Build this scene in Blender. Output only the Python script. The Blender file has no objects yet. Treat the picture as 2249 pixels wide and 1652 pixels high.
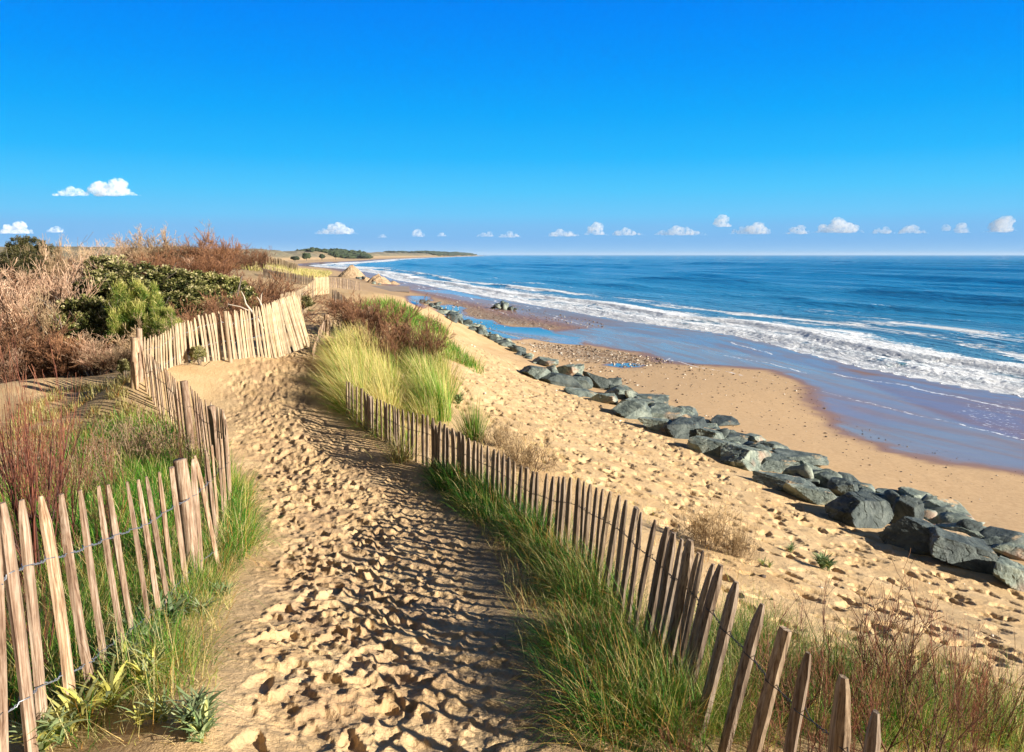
import bpy, bmesh, math, random
import numpy as np
from mathutils import Vector, noise as mnoise
random.seed(7)
RNG = np.random.default_rng(7)
rad = math.radians
S = bpy.context.scene
COL = S.collection

# ------------------------------------------------------------------ camera, sky, sun, exposure
F = 1687.0                                   # focal length in units of a picture 2249 wide, 1652 high
CAMZ, PITCH = 6.0, math.atan(266.0 / F)
cam_d = bpy.data.cameras.new('camera')
cam_d.sensor_width = 36.0
cam_d.lens = 36.0 * F / 2249.0
cam_d.clip_start, cam_d.clip_end = 0.05, 60000.0
cam = bpy.data.objects.new('camera', cam_d)
COL.objects.link(cam)
cam.location = (0, 0, CAMZ)
cam.rotation_euler = (rad(90) - PITCH, 0, 0)
S.camera = cam

SUN_EL = rad(19)
SUN_AZ = math.atan2(-0.42, 0.9)              # maths angle of the sun seen from above (+x right, +y ahead)
sun_dir = Vector((math.cos(SUN_EL) * math.cos(SUN_AZ), math.cos(SUN_EL) * math.sin(SUN_AZ), math.sin(SUN_EL)))
sd = bpy.data.lights.new('sun', 'SUN')
sd.energy = 5.0
sd.angle = rad(0.5)
sd.color = (1.0, 0.93, 0.82)
so = bpy.data.objects.new('sun', sd)
COL.objects.link(so)
so.rotation_euler = (-sun_dir).to_track_quat('-Z', 'Y').to_euler()

W = bpy.data.worlds.new('World')
S.world = W
W.use_nodes = True
wn, wl = W.node_tree.nodes, W.node_tree.links
wn.clear()
wo = wn.new('ShaderNodeOutputWorld')
bg = wn.new('ShaderNodeBackground')
SKY_K, EXPO = 0.08, 1.12
bg.inputs[1].default_value = SKY_K
sky = wn.new('ShaderNodeTexSky')
sky.sky_type = 'NISHITA'
sky.sun_disc = False
sky.sun_elevation = SUN_EL
sky.sun_rotation = math.pi / 2 - SUN_AZ
sky.altitude = 0
sky.air_density, sky.dust_density, sky.ozone_density = 1.0, 0.3, 2.0
tc = wn.new('ShaderNodeTexCoord')
sep = wn.new('ShaderNodeSeparateXYZ')
wl.new(tc.outputs['Generated'], sep.inputs[0])
# the blue half of the sky, ahead of the camera: colour by height above the horizon; elsewhere the physical sky, tinted warmer and dimmer to cut the blue fill light
ramp = wn.new('ShaderNodeValToRGB')
cr = ramp.color_ramp
lin = lambda c: tuple(((v / 255 + .055) / 1.055) ** 2.4 if v > 10 else v / 255 / 12.92 for v in c)
SKY_STOPS = [(0.0, (142, 194, 238)), (0.018, (124, 184, 238)), (0.036, (122, 190, 242)), (0.05, (110, 200, 250)), (0.08, (80, 199, 254)), (0.12, (36, 184, 255)), (0.17, (4, 168, 255)), (0.22, (0, 152, 255)), (0.27, (0, 139, 253)), (0.31, (0, 130, 250)), (0.5, (20, 58, 108))]
cr.elements[0].position, cr.elements[0].color = SKY_STOPS[0][0], lin(SKY_STOPS[0][1]) + (1,)
cr.elements[1].position, cr.elements[1].color = SKY_STOPS[-1][0], lin(SKY_STOPS[-1][1]) + (1,)
for p, c in SKY_STOPS[1:-1]:
    e = cr.elements.new(p)
    e.color = lin(c) + (1,)
wl.new(sep.outputs['Z'], ramp.inputs[0])
gain = wn.new('ShaderNodeVectorMath')
gain.operation = 'SCALE'
gain.inputs[3].default_value = 1.0 / (SKY_K * 2 ** EXPO)
wl.new(ramp.outputs[0], gain.inputs[0])
gy = wn.new('ShaderNodeMapRange')
gy.interpolation_type = 'SMOOTHSTEP'
gy.inputs[1].default_value, gy.inputs[2].default_value = -0.1, 0.45
gy.inputs[3].default_value, gy.inputs[4].default_value = 0.0, 1.0
wl.new(sep.outputs['Y'], gy.inputs[0])
tint = wn.new('ShaderNodeMix')
tint.data_type = 'RGBA'
tint.blend_type = 'MULTIPLY'
tint.inputs[0].default_value = 1.0
tint.inputs[7].default_value = (0.46, 0.36, 0.28, 1)
wl.new(sky.outputs[0], tint.inputs[6])
mul = wn.new('ShaderNodeMix')
mul.data_type = 'RGBA'
wl.new(gy.outputs[0], mul.inputs[0])
wl.new(tint.outputs[2], mul.inputs[6])
wl.new(gain.outputs[0], mul.inputs[7])
wl.new(mul.outputs[2], bg.inputs[0])
wl.new(bg.outputs[0], wo.inputs[0])

S.view_settings.view_transform = 'Standard'
S.view_settings.look = 'None'
S.view_settings.gamma = 1.0
S.view_settings.exposure = EXPO
S.cycles.max_bounces = 8
S.cycles.diffuse_bounces = 3
S.cycles.glossy_bounces = 3
S.cycles.transparent_max_bounces = 8
S.cycles.volume_bounces = 6
S.cycles.caustics_reflective = False
S.cycles.caustics_refractive = False

# ------------------------------------------------------------------ helpers: numbers
CT, ST = math.cos(PITCH), math.sin(PITCH)


def ray(px, py):
    u = (np.asarray(px, float) - 1124.5) / F
    w = (826.0 - np.asarray(py, float)) / F
    return u, CT + w * ST, w * CT - ST


def P_z(px, py, z):
    x, y, dz = ray(px, py)
    t = (z - CAMZ) / dz
    return x * t, y * t, z


def P_y(px, py, y):
    dx, dy, dz = ray(px, py)
    t = y / dy
    return np.array([dx * t, y, CAMZ + dz * t])


_T = np.random.default_rng(99).random((256, 256))


def vnoise(x, y, seed=0):
    x = x + seed * 37.17
    y = y + seed * 91.73
    xi, yi = np.floor(x).astype(int), np.floor(y).astype(int)
    fx, fy = x - xi, y - yi
    fx, fy = fx * fx * (3 - 2 * fx), fy * fy * (3 - 2 * fy)
    a, b = _T[xi & 255, yi & 255], _T[(xi + 1) & 255, yi & 255]
    c, d = _T[xi & 255, (yi + 1) & 255], _T[(xi + 1) & 255, (yi + 1) & 255]
    return (a * (1 - fx) + b * fx) * (1 - fy) + (c * (1 - fx) + d * fx) * fy


def fbm(x, y, oct=4, seed=0):
    s, a, t = 0.0, 0.5, 0.0
    for k in range(oct):
        s = s + a * vnoise(x * 2 ** k, y * 2 ** k, seed + k)
        t += a
        a *= 0.5
    return s / t - 0.5


def sstep(a, b, x):
    t = np.clip((x - a) / (b - a), 0, 1)
    return t * t * (3 - 2 * t)


# ------------------------------------------------------------------ helpers: objects
def tag(o, label=None, cat=None, group=None, kind=None):
    if label:
        o['label'] = label
    if cat:
        o['category'] = cat
    if group:
        o['group'] = group
    if kind:
        o['kind'] = kind
    return o


def empty(name, loc, label, cat, group=None):
    o = bpy.data.objects.new(name, None)
    o.location = [float(v) for v in loc]
    o.empty_display_size = 0.2
    COL.objects.link(o)
    return tag(o, label, cat, group)


def mesh_data(name, V, faces, mat=None, smooth=True, attrs=None):
    """faces: list of index arrays (n,3) or (n,4)"""
    V = np.asarray(V, dtype=np.float32)
    me = bpy.data.meshes.new(name)
    me.vertices.add(len(V))
    me.vertices.foreach_set('co', V.ravel())
    if not isinstance(faces, (list, tuple)):
        faces = [faces]
    faces = [np.asarray(f, dtype=np.int32) for f in faces if len(f)]
    nl = sum(f.size for f in faces)
    npoly = sum(len(f) for f in faces)
    me.loops.add(nl)
    me.polygons.add(npoly)
    me.loops.foreach_set('vertex_index', np.concatenate([f.ravel() for f in faces]))
    starts, k = [], 0
    for f in faces:
        starts.append(k + np.arange(len(f), dtype=np.int32) * f.shape[1])
        k += f.size
    me.polygons.foreach_set('loop_start', np.concatenate(starts).astype(np.int32))
    me.polygons.foreach_set('use_smooth', np.full(npoly, smooth, dtype=bool))
    me.update(calc_edges=True)
    me.validate()
    for an, av in (attrs or {}).items():
        a = me.attributes.new(an, 'FLOAT', 'POINT')
        a.data.foreach_set('value', np.asarray(av, dtype=np.float32).ravel())
    if mat:
        me.materials.append(mat)
    return me


def link(name, me, parent=None, loc=None, **t):
    o = bpy.data.objects.new(name, me)
    COL.objects.link(o)
    if parent:
        o.parent = parent
    if loc is not None:
        o.location = [float(v) for v in loc]
    return tag(o, **t) if t else o


def grid_faces(n, m):
    i = np.arange(n * m, dtype=np.int32).reshape(n, m)
    return np.stack([i[:-1, :-1].ravel(), i[:-1, 1:].ravel(), i[1:, 1:].ravel(), i[1:, :-1].ravel()], 1)


# ------------------------------------------------------------------ helpers: materials
class NT:
    def __init__(self, name):
        self.m = bpy.data.materials.new(name)
        self.m.use_nodes = True
        self.t = self.m.node_tree
        self.n, self.l = self.t.nodes, self.t.links
        self.n.clear()
        self.out = self.n.new('ShaderNodeOutputMaterial')

    def new(self, kind, ins=None, **props):
        n = self.n.new('ShaderNode' + kind)
        for k, v in props.items():
            setattr(n, k, v)
        for k, v in (ins or {}).items():
            self.put(n, k, v)
        return n

    def put(self, n, k, v):
        s = n.inputs[k]
        if isinstance(v, bpy.types.Node):
            v = v.outputs[0]
        if isinstance(v, bpy.types.NodeSocket):
            self.l.new(v, s)
        else:
            if s.type == 'RGBA' and len(v) == 3:
                v = tuple(v) + (1,)
            s.default_value = v

    def attr(self, name, out='Fac'):
        return self.new('Attribute', attribute_name=name).outputs[out]

    def noise(self, scale, vec=None, detail=4, rough=0.55, dist=0.0):
        n = self.new('TexNoise', {'Scale': scale, 'Detail': detail, 'Roughness': rough, 'Distortion': dist})
        if vec is not None:
            self.put(n, 'Vector', vec)
        return n.outputs[0]

    def ramp(self, fac, stops, interp='LINEAR'):
        n = self.new('ValToRGB', {'Fac': fac})
        cr = n.color_ramp
        cr.interpolation = interp
        cr.elements[0].position, cr.elements[0].color = stops[0][0], tuple(stops[0][1]) + (1,)
        cr.elements[1].position, cr.elements[1].color = stops[-1][0], tuple(stops[-1][1]) + (1,)
        for p, c in stops[1:-1]:
            cr.elements.new(p).color = tuple(c) + (1,)
        return n.outputs[0]

    def mr(self, v, a, b, c=0.0, d=1.0, smooth=False):
        n = self.new('MapRange', {0: v, 1: a, 2: b, 3: c, 4: d})
        if smooth:
            n.interpolation_type = 'SMOOTHSTEP'
        return n.outputs[0]

    def mix(self, f, a, b, blend='MIX'):
        n = self.new('Mix', data_type='RGBA', blend_type=blend)
        self.put(n, 0, f)
        self.put(n, 6, a)
        self.put(n, 7, b)
        return n.outputs[2]

    def math(self, op, a, b=0.0, clamp=False):
        n = self.new('Math', {0: a, 1: b}, operation=op)
        n.use_clamp = clamp
        return n.outputs[0]

    def mapping(self, vec, scale=(1, 1, 1), rot=(0, 0, 0)):
        return self.new('Mapping', {'Vector': vec, 'Scale': scale, 'Rotation': rot}).outputs[0]

    def bump(self, h, strength=0.5, dist=0.01, normal=None):
        n = self.new('Bump', {'Height': h, 'Strength': strength, 'Distance': dist})
        if normal is not None:
            self.put(n, 'Normal', normal)
        return n.outputs[0]

    def pos(self):
        return self.new('NewGeometry').outputs['Position']

    def obj(self):
        return self.new('TexCoord').outputs['Object']

    def finish(self, shader):
        self.l.new(shader.outputs[0] if isinstance(shader, bpy.types.Node) else shader, self.out.inputs[0])
        return self.m


# ------------------------------------------------------------------ shoreline
SHORE_PX = [(2249, 869), (2124, 849), (1999, 826), (1890, 805), (1780, 777), (1700, 755), (1624, 737),
            (1549, 726), (1474, 716), (1374, 704), (1274, 686), (1174, 669), (1124, 661), (1001, 639), (936, 626), (868, 615), (830, 602)]
shore = [(70.0, -120.0), (52.0, -50.0), (38.0, 0.0), (28.0, 20.0)]
for px, py in SHORE_PX:
    x, y, _ = P_z(px, py, 0.0)
    shore.append((float(x), float(y)))
shore += [(-70, 330), (-100, 395), (-118, 448), (-134, 578), (-132, 675), (-166, 1054), (-179, 1446), (-186, 2530), (-150, 5000), (-900, 5600), (-3000, 6500), (-9000, 9000)]
shore = np.array(shore)


def poly_dist(x, y, pl):
    """signed distance to an open polyline (positive on its right) and arc length of the nearest point"""
    x, y = np.asarray(x, float), np.asarray(y, float)
    best = np.full(x.shape, 1e18)
    sg = np.ones(x.shape)
    arc = np.zeros(x.shape)
    L = 0.0
    for (ax, ay), (bx, by) in zip(pl[:-1], pl[1:]):
        dx, dy = bx - ax, by - ay
        l2 = dx * dx + dy * dy
        t = np.clip(((x - ax) * dx + (y - ay) * dy) / l2, 0, 1)
        qx, qy = x - (ax + t * dx), y - (ay + t * dy)
        d = qx * qx + qy * qy
        m = d < best - 1e-9
        best = np.where(m, d, best)
        sg = np.where(m, np.sign(dy * (x - ax) - dx * (y - ay)) + 0.0, sg)
        arc = np.where(m, L + t * math.sqrt(l2), arc)
        L += math.sqrt(l2)
    return np.sqrt(best) * np.where(sg == 0, 1, sg), arc


def shore_s(x, y):
    return poly_dist(x, y, shore)


# ------------------------------------------------------------------ terrain height
CTRL = [  # px, py, z
    # path
    (800, 1562, 3.84), (560, 1600, 3.99), (430, 1560, 4.1), (500, 1370, 3.76), (1050, 1600, 3.76), (780, 1249, 3.33), (620, 1249, 3.42), (980, 1249, 3.24), (720, 1066, 3.05), (860, 1060, 2.99),
    (690, 1005, 3.02), (580, 879, 3.35), (470, 860, 3.45), (680, 880, 3.3), (600, 775, 3.84), (480, 780, 3.86), (690, 713, 4.0), (715, 678, 3.92), (705, 648, 3.8),
    # left fence foot and the hollow behind it
    (102, 1647, 4.0), (330, 1290, 3.6), (480, 1130, 3.3), (490, 1040, 3.12), (400, 960, 3.2), (320, 850, 3.6), (300, 832, 3.75), (390, 795, 3.85),
    (0, 1250, 3.7), (150, 1100, 3.35), (300, 980, 3.1), (0, 1000, 3.2), (150, 900, 3.25), (230, 850, 3.35), (0, 860, 3.4), (110, 835, 3.45),
    # below the curved fence
    (520, 752, 3.93), (660, 748, 3.97), (670, 700, 4.05),
    # right fence foot, bank
    (1500, 1550, 3.62), (1430, 1400, 3.4), (1330, 1270, 3.2), (1180, 1130, 2.95), (1060, 1060, 2.92), (915, 1020, 3.02), (780, 945, 3.15),
    (1250, 1500, 3.72), (1150, 1350, 3.45), (1000, 1120, 3.06), (1700, 1652, 3.55), (2000, 1652, 3.3), (2249, 1652, 3.0),
    # sand slope
    (2249, 1450, 2.35), (1900, 1400, 2.6), (1600, 1300, 2.75), (1500, 1150, 2.3), (1300, 1010, 2.35), (1800, 1250, 2.0), (2100, 1330, 1.75),
    (1150, 930, 2.45), (1000, 820, 2.95), (1100, 860, 2.3), (930, 720, 3.2), (900, 660, 2.9), (820, 690, 3.6), (860, 790, 3.35), (1040, 790, 2.35), (1100, 790, 1.8),
    (690, 800, 3.65), (717, 735, 3.92), (760, 680, 3.9), (980, 735, 2.2),
    # foot of the rocks, sand side
    (2249, 1300, 1.25), (2100, 1240, 1.25), (1900, 1160, 1.25), (1750, 1100, 1.25), (1600, 1020, 1.25), (1450, 950, 1.25), (1300, 880, 1.25), (1170, 820, 1.3), (1100, 765, 1.3), (1000, 708, 1.3), (930, 668, 1.3),
    # beach
    (2249, 1160, 0.75), (2100, 1120, 0.75), (1900, 1020, 0.72), (1700, 940, 0.7), (1500, 860, 0.68), (1330, 800, 0.62), (1180, 740, 0.5), (1060, 695, 0.42), (980, 665, 0.4),
    (2249, 1030, 0.3), (2000, 960, 0.3), (1850, 930, 0.33), (1800, 860, 0.25), (1600, 800, 0.3), (1450, 790, 0.38), (1400, 750, 0.2), (1250, 720, 0.22), (1150, 700, 0.4), (1060, 680, 0.42), (950, 645, 0.4),
    (900, 643, 0.9), (850, 633, 1.1),
]
XY = [  # world x, y, z
    (0.0, 0.3, 4.1), (0.0, 1.3, 4.05), (-2.0, 1.0, 4.15), (2.0, 1.0, 3.8), (5, 1, 2.8), (9, 1, 1.3), (14, 1, 0.7), (-5, 2, 4.0), (-12, 3, 3.8), (-8, 8, 3.1), (-14, 14, 2.9), (-20, 20, 2.8),
    (-14, 24, 2.7), (-9, 22, 2.9), (-8.2, 21, 3.3), (-5.4, 21, 3.98), (-5.3, 25, 3.95), (-11, 19, 2.8), (-22, 32, 3.0), (-12, 33, 3.2), (-9, 30, 3.5), (-5.6, 30, 3.88), (-7, 40, 3.9), (-14, 45, 3.7), (-30, 45, 3.6), (-20, 60, 4.2),
    (-34, 62, 4.3), (-11.5, 52, 3.7), (-16, 58, 3.95), (-28, 80, 4.5), (-36, 102, 4.9), (-50, 80, 5.0), (-60, 60, 4.6), (-6.2, 42, 3.75), (-4.9, 31, 3.85), (-9.5, 42, 4.0),
]
for px, py, z in CTRL:
    x, y, _ = P_z(px, py, z)
    XY.append((float(x), float(y), z))
XY = np.array(XY)


def tps_fit(u, v, z, lam=2e-4):
    n = len(u)
    d2 = (u[:, None] - u[None]) ** 2 + (v[:, None] - v[None]) ** 2
    K = 0.5 * d2 * np.log(d2 + 1e-12) + lam * np.eye(n)
    Pm = np.stack([np.ones(n), u, v], 1)
    A = np.block([[K, Pm], [Pm.T, np.zeros((3, 3))]])
    return np.linalg.solve(A, np.concatenate([z, np.zeros(3)]))


_u = np.arctan2(XY[:, 0], XY[:, 1])
_v = np.log(np.hypot(XY[:, 0], XY[:, 1]) + 0.6) * 0.8
_w = tps_fit(_u, _v, XY[:, 2])


def tps(x, y):
    u = np.arctan2(x, y)
    v = np.log(np.hypot(x, y) + 0.6) * 0.8
    z = _w[-3] + _w[-2] * u + _w[-1] * v
    for k in range(len(_u)):
        d2 = (u - _u[k]) ** 2 + (v - _v[k]) ** 2
        z = z + _w[k] * 0.5 * d2 * np.log(d2 + 1e-12)
    return z


NT_, NR_ = 900, 620
TH = np.linspace(-math.pi, math.pi, NT_)
LR0, LR1 = math.log(0.3), math.log(12000.0)
LR = np.linspace(LR0, LR1, NR_)
_lr, _th = np.meshgrid(LR, TH, indexing='ij')
_gx, _gy = np.exp(_lr) * np.sin(_th), np.exp(_lr) * np.cos(_th)
_gs, _ga = shore_s(_gx, _gy)
_gr = np.exp(_lr)
_a = -_gs                                                # metres inland of the water's edge
near = tps(_gx, _gy)
# the far coast: beach, dune front, hummocky dune top
far_k = sstep(150, 420, _gr)
hum = fbm(_gx / 45, _gy / 45, 4, 3) * 9 * far_k + fbm(_gx / 14, _gy / 14, 3, 5) * 1.6
top = 4.3 + 5.4 * far_k * sstep(30, 110, _a) + 2.0 * sstep(1500, 4000, _gr)
bw = 16 + 40 * far_k
far = 0.9 * sstep(0, 16, _a) + (top - 0.9 + hum * sstep(0, 30, _a - bw)) * sstep(bw, bw + 16 + 26 * far_k, _a)
k = sstep(62, 110, _gr)
k = np.maximum(k, sstep(1.9, 2.6, np.abs(_th)) * sstep(1.5, 6, _gr))
_G = near * (1 - k) + far * k
_G = _G + fbm(_gx / 1.3, _gy / 1.3, 3, 8) * 0.09 * sstep(3, 6, _a) * sstep(16, 22, _a) + fbm(_gx / 5, _gy / 5, 3, 9) * 0.25 * sstep(30, 60, _gr) * sstep(18, 30, _a)
_G = np.where(_gs > 0, np.minimum(_G, -0.06 - 0.03 * np.clip(_gs, 0, 200)), np.maximum(_G, 0.012 + 0.01 * np.clip(_a, 0, 3)))


def _look(G, x, y):
    r = np.hypot(x, y)
    i = (np.log(np.maximum(r, 0.31)) - LR0) / (LR1 - LR0) * (NR_ - 1)
    j = (np.arctan2(x, y) + math.pi) / (2 * math.pi) * (NT_ - 1)
    i = np.clip(i, 0, NR_ - 1.001)
    j = np.clip(j, 0, NT_ - 1.001)
    i0, j0 = i.astype(int), j.astype(int)
    fi, fj = i - i0, j - j0
    return (G[i0, j0] * (1 - fi) + G[i0 + 1, j0] * fi) * (1 - fj) + (G[i0, j0 + 1] * (1 - fi) + G[i0 + 1, j0 + 1] * fi) * fj


def H(x, y):
    return _look(_G, np.asarray(x, float), np.asarray(y, float))


def hit(px, py):
    """where the line of sight through a picture point first meets the ground (arrays)"""
    px, py = np.atleast_1d(np.asarray(px, float)), np.atleast_1d(np.asarray(py, float))
    dx, dy, dz = ray(px, py)
    ts = 1.2 * (400 / 1.2) ** np.linspace(0, 1, 700)
    res = np.full(px.shape, np.nan)
    prev = np.full(px.shape, 1.2)
    for t in ts:
        below = (CAMZ + dz * t) < H(dx * t, dy * t)
        m = np.isnan(res) & below
        res[m] = 0.5 * (prev[m] + t)
        prev[:] = t
    x, y = dx * res, dy * res
    return x, y, H(x, y)


def hit1(px, py):
    x, y, z = hit([px], [py])
    return np.array([x[0], y[0], z[0]])


def world_poly(pts):
    a = np.array(pts, float)
    x, y, z = hit(a[:, 0], a[:, 1])
    m = ~np.isnan(x)
    return np.stack([x[m], y[m]], 1)


def in_poly(x, y, poly):
    inside = np.zeros(x.shape, bool)
    n = len(poly)
    for i in range(n):
        x1, y1 = poly[i]
        x2, y2 = poly[(i + 1) % n]
        c = ((y1 > y) != (y2 > y)) & (x < (x2 - x1) * (y - y1) / (y2 - y1 + 1e-12) + x1)
        inside ^= c
    return inside


def soft_poly(x, y, poly, w):
    """1 inside, 0 outside, smooth over w (w may be an array)"""
    d, _ = poly_dist(x, y, np.vstack([poly, poly[:1]]))
    d = np.abs(d)
    return sstep(-1, 1, np.where(in_poly(x, y, poly), d, -d) / w)


def sample_poly(poly, n, rng):
    lo, hi = poly.min(0), poly.max(0)
    out = []
    tot = 0
    while tot < n:
        p = lo + rng.random((max(256, n * 2), 2)) * (hi - lo)
        p = p[in_poly(p[:, 0], p[:, 1], poly)]
        out.append(p)
        tot += len(p)
    return np.concatenate(out)[:n]


# ------------------------------------------------------------------ footprints and trampled sand (a height map laid over the dune)
FX0, FX1, FY0, FY1, FR = -9.0, 13.0, 1.2, 44.0, 0.014
fnx, fny = int((FX1 - FX0) / FR), int((FY1 - FY0) / FR)
FM = np.zeros((fnx, fny), np.float32)


def stamp(cx, cy, ang, lu, lv, depth, rim=0.35, hard=0.12):
    R = lu * 1.6
    i0, i1 = int((cx - R - FX0) / FR), int((cx + R - FX0) / FR)
    j0, j1 = int((cy - R - FY0) / FR), int((cy + R - FY0) / FR)
    if i0 < 0 or j0 < 0 or i1 >= fnx or j1 >= fny:
        return
    gx = FX0 + np.arange(i0, i1)[:, None] * FR - cx
    gy = FY0 + np.arange(j0, j1)[None] * FR - cy
    ca, sa = math.cos(ang), math.sin(ang)
    u, v = gx * ca + gy * sa, -gx * sa + gy * ca
    v = v * (1 + 0.25 * np.sign(u) * np.minimum(np.abs(u) / lu, 1))
    e = np.sqrt((u / lu) ** 2 + (v / lv) ** 2)
    e = e + (vnoise(gx * 25 + cx * 7, gy * 25 + cy * 7, 3) - 0.5) * 0.35
    m = 1 - sstep(1 - hard, 1 + hard, e)
    tgt = -depth * (1 + 0.5 * u / lu)
    old = FM[i0:i1, j0:j1]
    new = old * (1 - m) + (old * 0.35 + tgt) * m + rim * depth * np.exp(-((e - 1.22) / 0.2) ** 2)
    FM[i0:i1, j0:j1] = new


PATH_PX = [(540, 1652), (1130, 1652), (1060, 1420), (1020, 1200), (960, 1090), (880, 1030), (760, 950), (690, 890), (690, 800), (700, 720), (735, 670),
           (720, 650), (690, 655), (676, 700), (680, 745), (560, 765), (520, 800), (480, 850), (500, 920), (520, 1010), (580, 1110), (590, 1220), (540, 1400)]
PATH = world_poly(PATH_PX)
PATH_RIGHT = world_poly([(880, 1652), (1180, 1652), (1100, 1400), (1040, 1200), (950, 1080), (830, 1010), (720, 940), (660, 930), (760, 1060), (840, 1200), (880, 1400)])
PATH_CORE = world_poly([(540, 1652), (960, 1652), (920, 1400), (860, 1200), (790, 1070), (680, 960), (650, 880), (660, 800), (690, 730), (720, 670), (700, 670), (685, 720), (610, 790), (570, 850), (560, 950), (600, 1080), (620, 1250), (580, 1450)])
SLOPE_PX = [(2249, 1600), (1950, 1480), (1700, 1400), (1560, 1250), (1430, 1130), (1230, 1050), (1080, 960), (1000, 900), (985, 840), (1030, 790), (1000, 735), (1150, 810), (1300, 880), (1600, 1030), (1900, 1165), (2249, 1310)]
SLOPE = world_poly(SLOPE_PX)
rng = np.random.default_rng(11)
for p in sample_poly(PATH, 700, rng):
    stamp(p[0], p[1], rng.uniform(0, 3.14), rng.uniform(.08, .16), rng.uniform(.05, .08), rng.uniform(.006, .018), 0.4, .35)
PATH_BEND = world_poly([(500, 860), (520, 800), (590, 775), (670, 765), (690, 713), (712, 672), (728, 668), (712, 720), (695, 780), (690, 880), (600, 920)])
for p in sample_poly(PATH_BEND, 480, rng):
    stamp(p[0], p[1], 1.9 + rng.normal(0, .5), rng.uniform(.12, .17), rng.uniform(.055, .08), rng.uniform(.012, .03), 0.3, rng.uniform(.25, .5))
for p in sample_poly(PATH_RIGHT, 420, rng):
    stamp(p[0], p[1], 1.75 + rng.normal(0, .5), rng.uniform(.11, .15), rng.uniform(.05, .07), rng.uniform(.006, .016), 0.35, rng.uniform(.25, .5))
for p in sample_poly(PATH_CORE, 420, rng):
    stamp(p[0], p[1], 1.75 + rng.normal(0, .5), rng.uniform(.11, .16), rng.uniform(.05, .07), rng.uniform(.012, .026), 0.35, rng.uniform(.3, .5))
for p in sample_poly(PATH_CORE, 520, rng):
    stamp(p[0], p[1], 1.75 + rng.normal(0, .45), rng.uniform(.11, .15), rng.uniform(.045, .06), rng.uniform(.012, .03), 0.38, rng.uniform(.1, .35))
for p in sample_poly(SLOPE, 1500, rng):
    stamp(p[0], p[1], 1.9 + rng.normal(0, .6), rng.uniform(.10, .17), rng.uniform(.055, .09), rng.uniform(.018, .055), 0.22, .5)


def foot(x, y):
    i, j = (x - FX0) / FR, (y - FY0) / FR
    ok = (i > 1) & (i < fnx - 2) & (j > 1) & (j < fny - 2)
    i, j = np.where(ok, i, 1), np.where(ok, j, 1)
    i0, j0 = i.astype(int), j.astype(int)
    fi, fj = i - i0, j - j0
    r = (FM[i0, j0] * (1 - fi) + FM[i0 + 1, j0] * fi) * (1 - fj) + (FM[i0, j0 + 1] * (1 - fi) + FM[i0 + 1, j0 + 1] * fi) * fj
    return np.where(ok, r, 0.0)


# wet sand, standing water, shingle (picture outlines carried on to the ground)
z6 = lambda pts: [(1124.4 + .5 * a, 609 + .5 * b) for a, b in pts]
z2 = lambda pts: [(562.2 + .3404 * a, 468.5 + .3404 * b) for a, b in pts]
WET1 = world_poly(z6([(2300, 868), (2249, 855), (1900, 810), (1700, 760), (1560, 710), (1430, 655), (1400, 600), (1360, 520), (1290, 455), (1150, 405), (900, 388), (700, 376), (560, 330), (300, 285), (160, 240), (420, 215), (600, 215),
                      (850, 245), (1000, 262), (1330, 350), (1430, 378), (1560, 425), (1750, 450), (2000, 490), (2300, 540)]))
POOL1 = world_poly(z2([(1120, 600), (1250, 590), (1345, 610), (1335, 650), (1420, 682), (1530, 690), (1560, 715), (1650, 732), (1840, 738), (1930, 775), (2100, 800), (2100, 850), (1930, 835), (1780, 810), (1640, 812), (1500, 782), (1380, 730), (1290, 690), (1180, 640)]))
POOL2 = world_poly(z2([(990, 532), (1110, 535), (1130, 560), (1060, 575), (1090, 598), (1060, 604), (1000, 580)]))
POOL3 = world_poly(z6([(405, 385), (440, 378), (520, 377), (580, 384), (560, 393), (480, 396)]))
POOL4 = world_poly(z2([(1000, 492), (1200, 495), (1290, 500), (1380, 520), (1500, 550), (1600, 575), (1500, 560), (1380, 545), (1240, 520), (1080, 505)]))
SHINGLE = world_poly(z6([(-300, 90), (0, 125), (150, 150), (430, 205), (400, 225), (160, 235), (0, 210), (-200, 200), (-330, 150)]))
SHINGLE2 = world_poly(z6([(0, 280), (300, 300), (640, 355), (720, 375), (500, 400), (200, 340), (60, 300)]))

# ------------------------------------------------------------------ ground sheet: rings round the viewer, fine near and in front
def ring_angles():
    a = [np.linspace(-180, -60, 61)[:-1], np.linspace(-60, -37, 61)[:-1], np.linspace(-37, 37, 1250)[:-1], np.linspace(37, 60, 61)[:-1], np.linspace(60, 180, 61)]
    return np.radians(np.concatenate(a))


AN = ring_angles()
lr = [np.arange(math.log(0.4), math.log(1.9), 0.03), np.arange(math.log(1.9), math.log(14), .0030), np.arange(math.log(14), math.log(50), .0048), np.arange(math.log(50), math.log(400), .009), np.arange(math.log(400), math.log(3000), .010), np.arange(math.log(3000), math.log(11900), .03)]
lr = np.concatenate(lr)
g_l, g_a = np.meshgrid(lr, AN, indexing='ij')
gx, gy = np.exp(g_l) * np.sin(g_a), np.exp(g_l) * np.cos(g_a)
gz = H(gx, gy)
s_, arc_ = _look(_gs, gx, gy), None
rr = np.exp(g_l)
nearm = rr < 60
wet = np.zeros(gx.shape)
peb = np.zeros(gx.shape)
pathm = np.zeros(gx.shape)
sl = np.zeros(gx.shape)
idx = nearm & (s_ < 4) & (gz < 2.0)
idx |= (rr < 160) & (s_ > -25) & (s_ < 4)
X, Y = gx[idx], gy[idx]
R = np.hypot(X, Y)
wob = fbm(X / 1.2, Y / 1.2, 4, 21) * 1.6
wv = soft_poly(X + wob, Y + wob * .6, WET1, 0.035 * R + .3)
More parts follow.
